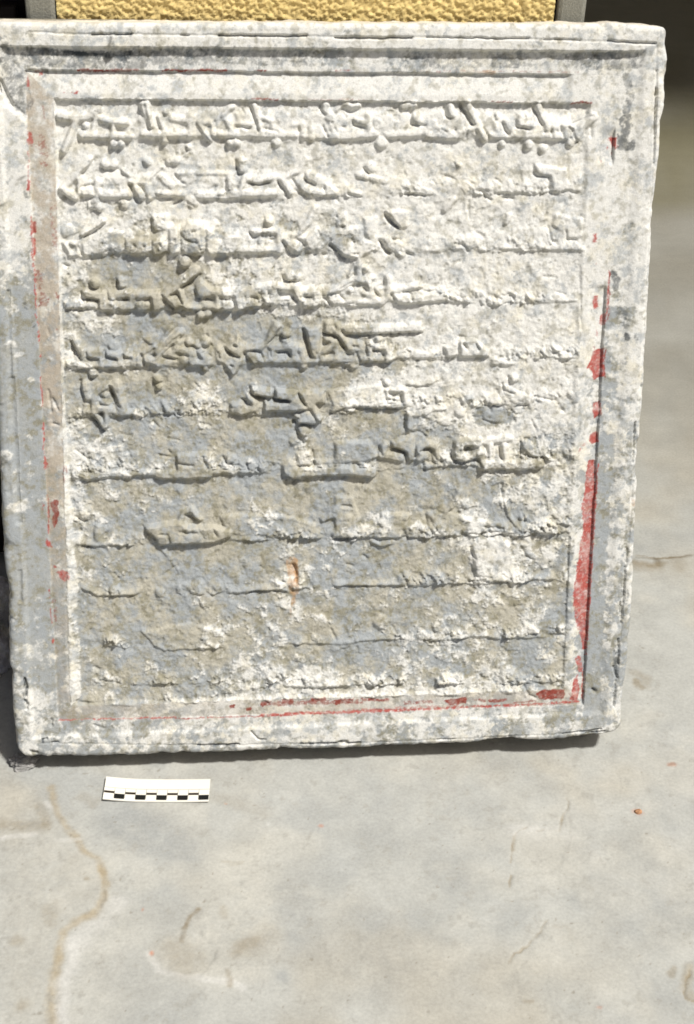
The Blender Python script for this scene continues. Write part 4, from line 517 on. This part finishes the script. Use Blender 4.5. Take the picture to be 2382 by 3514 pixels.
# connected groups of letters
q = letm.copy(); comp = np.zeros(U.shape, np.int32); nc = 0
par = np.arange(U.size // 2 + 2)
def find(a):
    while par[a] != a:
        par[a] = par[par[a]]; a = par[a]
    return a
prev = None; nxt = 1; runs_all = []
for i in range(NV):
    r = q[i].astype(np.int8); d = np.diff(np.concatenate([[0], r, [0]])); st = np.nonzero(d == 1)[0]; en = np.nonzero(d == -1)[0]
    cur = []
    for a, b in zip(st, en):
        idn = nxt; nxt += 1
        if prev:
            for (a2, b2, id2) in prev:
                if a2 < b and a < b2: ra, rb = find(idn), find(id2); par[max(ra, rb)] = min(ra, rb)
        cur.append((a, b, idn))
    runs_all.append(cur); prev = cur
sizes = {}
for i, cur in enumerate(runs_all):
    for a, b, idn in cur: sizes[find(idn)] = sizes.get(find(idn), 0) + b - a
ids = {}
for i, cur in enumerate(runs_all):
    for a, b, idn in cur:
        rt = find(idn)
        if sizes[rt] < 60: continue
        comp[i, a:b] = ids.setdefault(rt, len(ids) + 1)
lab = np.where(comp > 0, 1000 + comp, lab); lab = np.where(DOT > 0, 5000 + DOT, lab)

# ---- the mesh
UZ = Z
back = -60.0
P3 = np.stack([U, V, UZ], -1).reshape(-1, 3) / 1000.0
root = bpy.data.objects.new("inscribed_stone", None); COL.objects.link(root)
mw = Matrix([[B[0, 0], B[0, 1], B[0, 2], ORG[0]], [B[1, 0], B[1, 1], B[1, 2], ORG[1]], [B[2, 0], B[2, 1], B[2, 2], ORG[2]], [0, 0, 0, 1]])
root.matrix_world = mw
tag(root, "large square marble slab with carved inscription and traces of red paint leaning on the pillar", "inscribed slab", "thing")
idx = np.arange(NU * NV).reshape(NV, NU)
quads = np.stack([idx[:-1, :-1], idx[:-1, 1:], idx[1:, 1:], idx[1:, :-1]], -1).reshape(-1, 4)
fl = lab.ravel()[quads]; face_lab = np.max(fl, 1)
face_lab = np.where(face_lab >= 1000, face_lab, np.median(fl, 1).astype(int))
Cf = C.reshape(-1, 3)
order = np.argsort(face_lab, kind='stable'); fs = face_lab[order]
cuts = np.concatenate([[0], np.nonzero(np.diff(fs))[0] + 1, [len(fs)]])
names = {1: "outer_rim", 2: "hollow_moulding", 3: "inner_border", 4: "text_field"}
for a, b in zip(cuts[:-1], cuts[1:]):
    lb = int(fs[a]); qd = quads[order[a:b]]; us, inv = np.unique(qd.ravel(), return_inverse=True)
    nm = names.get(lb, "carved_word" if lb < 5000 else "carved_dot")
    o = mesh_obj(nm, P3[us], inv.reshape(-1, 4), M_stone, root, Cf[us])
    if lb == 3: o["label"] = "flat inner border with flaking red paint"
# sides and back
rim = np.concatenate([idx[0, :], idx[1:, -1], idx[-1, -2::-1], idx[-2:0:-1, 0]])
rp = P3[rim]; nr = len(rim); rings = [rp]; cen = rp.mean(0)
tt = np.linspace(0, 1, 26)[1:]
ang = np.arange(nr) * STEP
for t in tt:
    p = rp.copy(); z0 = rp[:, 2]; p[:, 2] = z0 + (back / 1000 - z0) * t
    dirv = rp[:, :2] - cen[:2]; dirv = np.sign(dirv) * (np.abs(dirv) > np.array([0.9 * (u1 - u0) / 2000, 0.9 * (v1 - v0) / 2000]))
    bulge = 2.2 * math.sin(math.pi * min(t * 1.2, 1)) + 2.0 * fbm(ang, ang * 0 + t * 75, 16, 77, 4) * min(1, t * 4)
    p[:, :2] += dirv * bulge[:, None] / 1000.0
    rings.append(p)
vs = np.concatenate(rings + [np.array([[cen[0], cen[1], back / 1000]])]); nq = []
k = np.arange(nr); k2 = (k + 1) % nr
for r_ in range(len(tt)): nq.append(np.stack([r_ * nr + k2, r_ * nr + k, (r_ + 1) * nr + k, (r_ + 1) * nr + k2], -1))
nq = np.concatenate(nq)
cc = s2l((205, 198, 184)) * (1 + 0.25 * fbm(vs[:, 0] * 1000 + vs[:, 2] * 700, vs[:, 1] * 1000 + vs[:, 2] * 900, 12, 88, 4)[:, None])
side = mesh_obj("rough_sides", vs[:-1], nq, M_stone, root, np.clip(cc[:-1], 0, .8))
bq = np.array([rings[-1].min(0), rings[-1].max(0)])
bv = [(bq[0][0], bq[0][1], back / 1000 + .0005), (bq[0][0], bq[1][1], back / 1000 + .0005), (bq[1][0], bq[1][1], back / 1000 + .0005), (bq[1][0], bq[0][1], back / 1000 + .0005)]
py_obj("back_face", bv, [(0, 1, 2, 3)], M_core, root)

# ================================================================== THE GROUND
gx0, gx1, gy0, gy1 = -0.14, 0.66, -0.62, 0.30
def axis(a, b, st, lo, hi):
    d = np.arange(a, b, st); l = a - np.geomspace(0.004, a - lo, 70)[::-1]; h = b + np.geomspace(0.004, hi - b, 110)
    return np.concatenate([l, d, h])
ax = axis(gx0, gx1, 0.0015, -60, 60); ay = axis(gy0, gy1, 0.0015, -30, 90)
GX, GY = np.meshgrid(ax, ay); X = GX * 1000; Y = GY * 1000
near = smooth(0, 0.05, np.minimum.reduce([GX - gx0, gx1 - GX, GY - gy0, gy1 - GY]))
GZ = 1.1 * fbm(X, Y, 170, 2001, 3) + 0.35 * fbm(X, Y, 30, 2011, 3) + 0.12 * fbm(X, Y, 6, 2021, 2)
conc = s2l((167, 167, 161)); sand = s2l((168, 163, 150)); gr2 = s2l((157, 158, 154)); pale = s2l((176, 174, 165)); tn = s2l((148, 134, 107))
GC = np.zeros(GX.shape + (3,)) + conc
GC = mix(GC, gr2, smooth(0.0, 0.45, fbm(X, Y, 110, 2101, 5, 0.6)) * 0.85)
GC = mix(GC, sand, smooth(0.0, 0.5, fbm(X + 300, Y, 130, 2111, 4)) * 0.7)
GC = mix(GC, pale, smooth(0.05, 0.45, fbm(X, Y, 80, 2121, 4)) * 0.7)
def gtrace(txt):
    out = []
    for ln in txt.strip().split('\n'):
        for it in ln.split(';'):
            it = it.split()
            if not it: continue
            a = np.array([[float(q) for q in p.split(',')] for p in it[3:]]); x, y = to_ground(a[:, 0], a[:, 1])
            out.append((it[0], float(it[1]), float(it[2]), list(zip(x * 1000, y * 1000))))
    return out
XW = X + 5.0 * fbm(X, Y, 24, 2301, 5, 0.68); YW = Y + 5.0 * fbm(X, Y, 24, 2311, 5, 0.68)
GCOL = {'t': tn, 'g': s2l((142, 144, 142)), 'w': s2l((196, 195, 191)), 'p': pale, 's': sand, 'd': s2l((95, 85, 66)), 'r': s2l((182, 110, 72)), 'b': s2l((126, 113, 88))}
def gwin(pts, pad):
    a = np.array(pts) / 1000; lo = a.min(0) - pad / 1000; hi = a.max(0) + pad / 1000
    j0, j1 = np.searchsorted(ax, [lo[0], hi[0]]); i0, i1 = np.searchsorted(ay, [lo[1], hi[1]])
    return slice(max(i0 - 1, 0), i1 + 1), slice(max(j0 - 1, 0), j1 + 1)
for k, a, w, pts in gtrace(GROUND):
    # k: colour letter + shape (s stroke, f filled, u raised plate, c crack)
    w_ = w
    sh = k[1]; s_ = gwin(pts, w_ * 2 + 14); x, y = XW[s_], YW[s_]
    if sh == 's': f = a * (1 - smooth(0.15 * w_, w_, seg_dist(x, y, pts if len(pts) > 1 else pts * 2)))
    elif sh == 'f': f = a * smooth(-w_, w_, poly_dist(x, y, pts))
    elif sh == 'u':
        GZ[s_] += a * smooth(-0.8, 0.8, poly_dist(x, y, pts)); continue
    elif sh == 'c':
        f = (1 - smooth(0.15 * w_, w_ * 0.62, seg_dist(x, y, pts))) * np.clip(0.75 + 1.2 * fbm(X[s_], Y[s_], 12, 2451, 3), 0, 1); GZ[s_] -= 1.3 * a * f; f = f * 0.85
    nz = 0.75 + 0.5 * fbm(X[s_], Y[s_], 9, 2401, 4, 0.7)
    GC[s_] = mix(GC[s_], GCOL[k[0]], np.clip(f * nz, 0, 1))
mot = fbm(X, Y, 30, 2461, 6, 0.78); GC = GC * (1 + 0.17 * mot[..., None]); GC = mix(GC, s2l((150, 148, 140)), smooth(0.22, 0.5, fbm(X, Y, 12, 2471, 4, 0.75)) * 0.5 * near)
spk = np.clip(fbm(X, Y, 4.5, 2501, 2) - 0.74, 0, 1) * 5 * near
GC = mix(GC, s2l((120, 112, 96)), np.clip(spk, 0, 0.5)); GZ -= spk * 0.5
spl = GX.clip(0, 1) * 0
leftness = 1 - smooth(-0.02, 0.12, GX + 0.02)
GZ += leftness * 0.35 * fbm(X, Y, 14, 2601, 4, 0.65) * near
far = smooth(0.25, 0.9, GY); dn = fbm(X * 0.6, Y, 160, 2701, 5, 0.7); far_olive = smooth(1.28, 1.46, GY + 0.12 * dn); far_grade = smooth(0.12, 0.95, GY)
GC = mix(GC, s2l((124, 120, 108)), np.clip(0.78 * far_grade + 0.5 * dn * far_grade, 0, 0.9)); GC = mix(GC, s2l((108, 103, 80)), np.clip(0.75 * far_olive + 0.4 * dn * far_olive, 0, 0.95))  # floor colour darkens with distance, then turns olive farther back
GZ = GZ * near
gidx = np.arange(GX.size).reshape(GX.shape)
gq = np.stack([gidx[:-1, :-1], gidx[:-1, 1:], gidx[1:, 1:], gidx[1:, :-1]], -1).reshape(-1, 4)
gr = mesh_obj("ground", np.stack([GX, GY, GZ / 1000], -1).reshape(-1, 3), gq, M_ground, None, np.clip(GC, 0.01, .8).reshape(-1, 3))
tag(gr, kind="structure")

# ================================================================== PILLAR AND THE SHADED PORCH BEHIND
WY = 0.2732
xs_, zs_ = to_wall([87, 190, 1913, 2012], [40, 40, 40, 40], WY)
XA, XB, XC, XD = xs_
pil = bpy.data.objects.new("stucco_pillar", None); COL.objects.link(pil); pil.location = (0, WY, 0)
tag(pil, "square pillar with yellow stucco panel between grey cement edges, behind the slab", "pillar", "thing")
Hh = 4.5
box("pillar_core", XA + .004, XD - .004, .012, .42, 0, Hh, M_core, pil)
box("cement_edge", XA, XB, 0.0, .43, 0, Hh, M_grey, pil, 0.004)
box("cement_edge", XC, XD, 0.0, .43, 0, Hh, M_grey, pil, 0.004)
px = np.arange(XB + .001, XC - .001, 0.0013); pz = np.concatenate([np.linspace(0.0, 0.50, 40), np.arange(0.502, 0.84, 0.0013), np.linspace(0.85, Hh, 60)])
PX, PZ = np.meshgrid(px, pz); a = PX * 1000; b = PZ * 1000
wob = a + 2 * fbm(a, b, 8, 3001, 2); wob2 = b + 2 * fbm(a, b, 8, 3003, 2)
f1 = fbm(wob + 0.35 * wob2, wob2 * 1.3, 2.8, 3011, 4, 0.8); hh = 1.9 * smooth(-0.34, 0.34, f1) + 0.5 * fbm(a, b, 2.5, 3021, 2)
PYY = -hh / 1000 + 0.004
sc_ = s2l((237, 212, 146)) * (1 + 0.10 * fbm(a, b, 20, 3031, 4)[..., None]); sc_ = sc_ * (0.90 + 0.10 * smooth(-0.3, 0.2, f1))[..., None]
pi_ = np.arange(PX.size).reshape(PX.shape); pq = np.stack([pi_[:-1, :-1], pi_[:-1, 1:], pi_[1:, 1:], pi_[1:, :-1]], -1).reshape(-1, 4)
st_ = mesh_obj("stucco_panel", np.stack([PX, PYY, PZ], -1).reshape(-1, 3), pq, M_yellow, pil, np.clip(sc_, 0, .85).reshape(-1, 3))

roofo = box("porch_roof", -4.0, 5.0, WY + 0.02, 9.0, 4.5, 4.7, M_roof); tag(roofo, "flat porch roof carried by the yellow pillar", "roof", "structure")
wl = box("far_wall", -6, 9, 6.5, 6.7, 0, 4.5, M_roof); tag(wl, kind="structure")

# dark board standing in the shade to the left of the pillar
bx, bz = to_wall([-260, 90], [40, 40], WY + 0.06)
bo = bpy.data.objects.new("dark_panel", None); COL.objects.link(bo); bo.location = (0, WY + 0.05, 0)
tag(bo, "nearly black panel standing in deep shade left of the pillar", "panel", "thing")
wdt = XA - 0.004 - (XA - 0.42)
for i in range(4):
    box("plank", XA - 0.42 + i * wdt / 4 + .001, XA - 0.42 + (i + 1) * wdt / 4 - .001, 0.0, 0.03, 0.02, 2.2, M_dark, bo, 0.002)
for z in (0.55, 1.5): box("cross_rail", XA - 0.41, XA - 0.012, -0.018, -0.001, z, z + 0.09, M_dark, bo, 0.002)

# ================================================================== ROUGH LUMPS
def lump(name, cx, cy, cz, rx, ry, rz, seed, col, n=48, amp=0.28, flat=0.0):
    th = np.linspace(0, math.pi, n); ph = np.linspace(0, 2 * math.pi, 2 * n + 1)[:-1]; TH, PHI = np.meshgrid(th, ph, indexing='ij')
    x, y, z = np.sin(TH) * np.cos(PHI), np.sin(TH) * np.sin(PHI), np.cos(TH)
    nse = (fbm(x * 10 + 50, y * 10 + z * 13, 7, seed, 4) + fbm(z * 10 + 20, x * 10 - y * 9, 5, seed + 2, 4)) * amp + 0.06 * fbm(x * 40, y * 40 + z * 33, 4, seed + 5, 3)
    s = 1 + nse; bxy = lambda q: np.sign(q) * np.abs(q) ** 0.8
    Pv = np.stack([cx + rx * bxy(x) * s, cy + ry * bxy(y) * s, np.maximum(cz + rz * bxy(z) * s, -0.002)], -1)
    ii = np.arange(TH.size).reshape(TH.shape); jj = np.roll(ii, -1, 1)
    qq = np.stack([ii[:-1], ii[1:], jj[1:], jj[:-1]], -1).reshape(-1, 4)
    cv = s2l(col) * (1 + 0.5 * fbm(x * 30, y * 30 + z * 21, 5, seed + 9, 4)[..., None])
    return mesh_obj(name, Pv.reshape(-1, 3), qq, M_lump, None, np.clip(cv, 0.01, .8).reshape(-1, 3))
x, y = to_ground([-25], [2290])
ch = lump("concrete_block", float(x[0]) - .03, float(y[0]) + .018, .040, .056, .045, .050, 5001, (222, 222, 230)); tag(ch, "rough grey lump of concrete in the shade at the slab's left edge", "concrete block", "thing")
x, y = to_ground([78], [2622])
ml = lump("mortar_lump", float(x[0]), float(y[0]) + .001, .002, .012, .009, .007, 5011, (158, 156, 152), 40, 0.35); tag(ml, "small crumbly grey mortar lump under the slab's lower left corner", "mortar lump", "thing")
x, y = to_ground([52], [2618])
x, y = to_ground([2190], [2788])
rc = lump("brick_chip", float(x[0]), float(y[0]), .001, .0034, .003, .0016, 5021, (170, 128, 96), 16, 0.2); tag(rc, "small orange brick chip on the floor at lower right", "brick chip", "thing")

# ================================================================== PHOTOGRAPHIC SCALE
br = bpy.data.objects.new("scale_bar", None); COL.objects.link(br)
sx = lambda p: (p[0] / 3.58 + 320, p[1] / 3.58 + 2640)
c0 = sx((118, 385)); c1 = sx((1418, 400)); c2 = sx((1425, 125))
g = [to_ground([c[0]], [c[1]], 0.002) for c in (c0, c1, c2)]
g = [np.array([float(q[0][0]), float(q[1][0])]) for q in g]
exv = g[1] - g[0]; LB = np.linalg.norm(exv); exv = exv / LB; eyv = np.array([-exv[1], exv[0]]); DB = float((g[2] - g[1]) @ eyv)
br.matrix_world = Matrix([[exv[0], eyv[0], 0, g[0][0]], [exv[1], eyv[1], 0, g[0][1]], [0, 0, 1, 0], [0, 0, 0, 1]])
tag(br, "small white scale card with black centimetre blocks lying on the floor", "scale bar", "thing")
def curl(x): t = x / LB; return 0.0015 + 0.0030 * max(0, 0.40 - t) ** 2 / 0.16 + 0.0013 * max(0, t - 0.55) ** 2 / 0.2
def strip(name, x0, x1, y0, y1, mat, lift=0.0, thick=0.0, n=24):
    v = []; f = []; nx = max(2, int(n * (x1 - x0) / LB) + 2)
    for i in range(nx):
        x = x0 + (x1 - x0) * i / (nx - 1); z = curl(x) + lift
        v += [(x, y0, z), (x, y1, z), (x, y0, z - max(thick, 0.00003)), (x, y1, z - max(thick, 0.00003))]
    for i in range(nx - 1):
        a, b = 4 * i, 4 * i + 4
        f += [(a, b, b + 1, a + 1), (a + 2, a + 3, b + 3, b + 2), (a, a + 2, b + 2, b), (a + 1, b + 1, b + 3, a + 3)]
    f += [(0, 1, 3, 2), (4 * nx - 4, 4 * nx - 2, 4 * nx - 1, 4 * nx - 3)]
    return py_obj(name, v, f, mat, br)
strip("card", 0, LB, 0, DB, M_white, 0, 0.0009)
cm = LB / 10
for i in range(10):
    if i % 2: strip("black_block", i * cm + .0002, (i + 1) * cm - .0003, DB * .07, DB * .285, M_black, 0.00012, 0.00009)
    else: strip("centimetre_bar", i * cm + .0002, (i + 1) * cm, DB * .29, DB * .385, M_line, 0.00012, 0.00009)
    if i: strip("tick_line", i * cm - .00014, i * cm + .00014, DB * .10, DB * .52, M_line, 0.00008, 0.00006)
strip("ruled_line", 0.0002, LB - .0002, DB * .53, DB * .545, M_core, 0.00006, 0.00005)
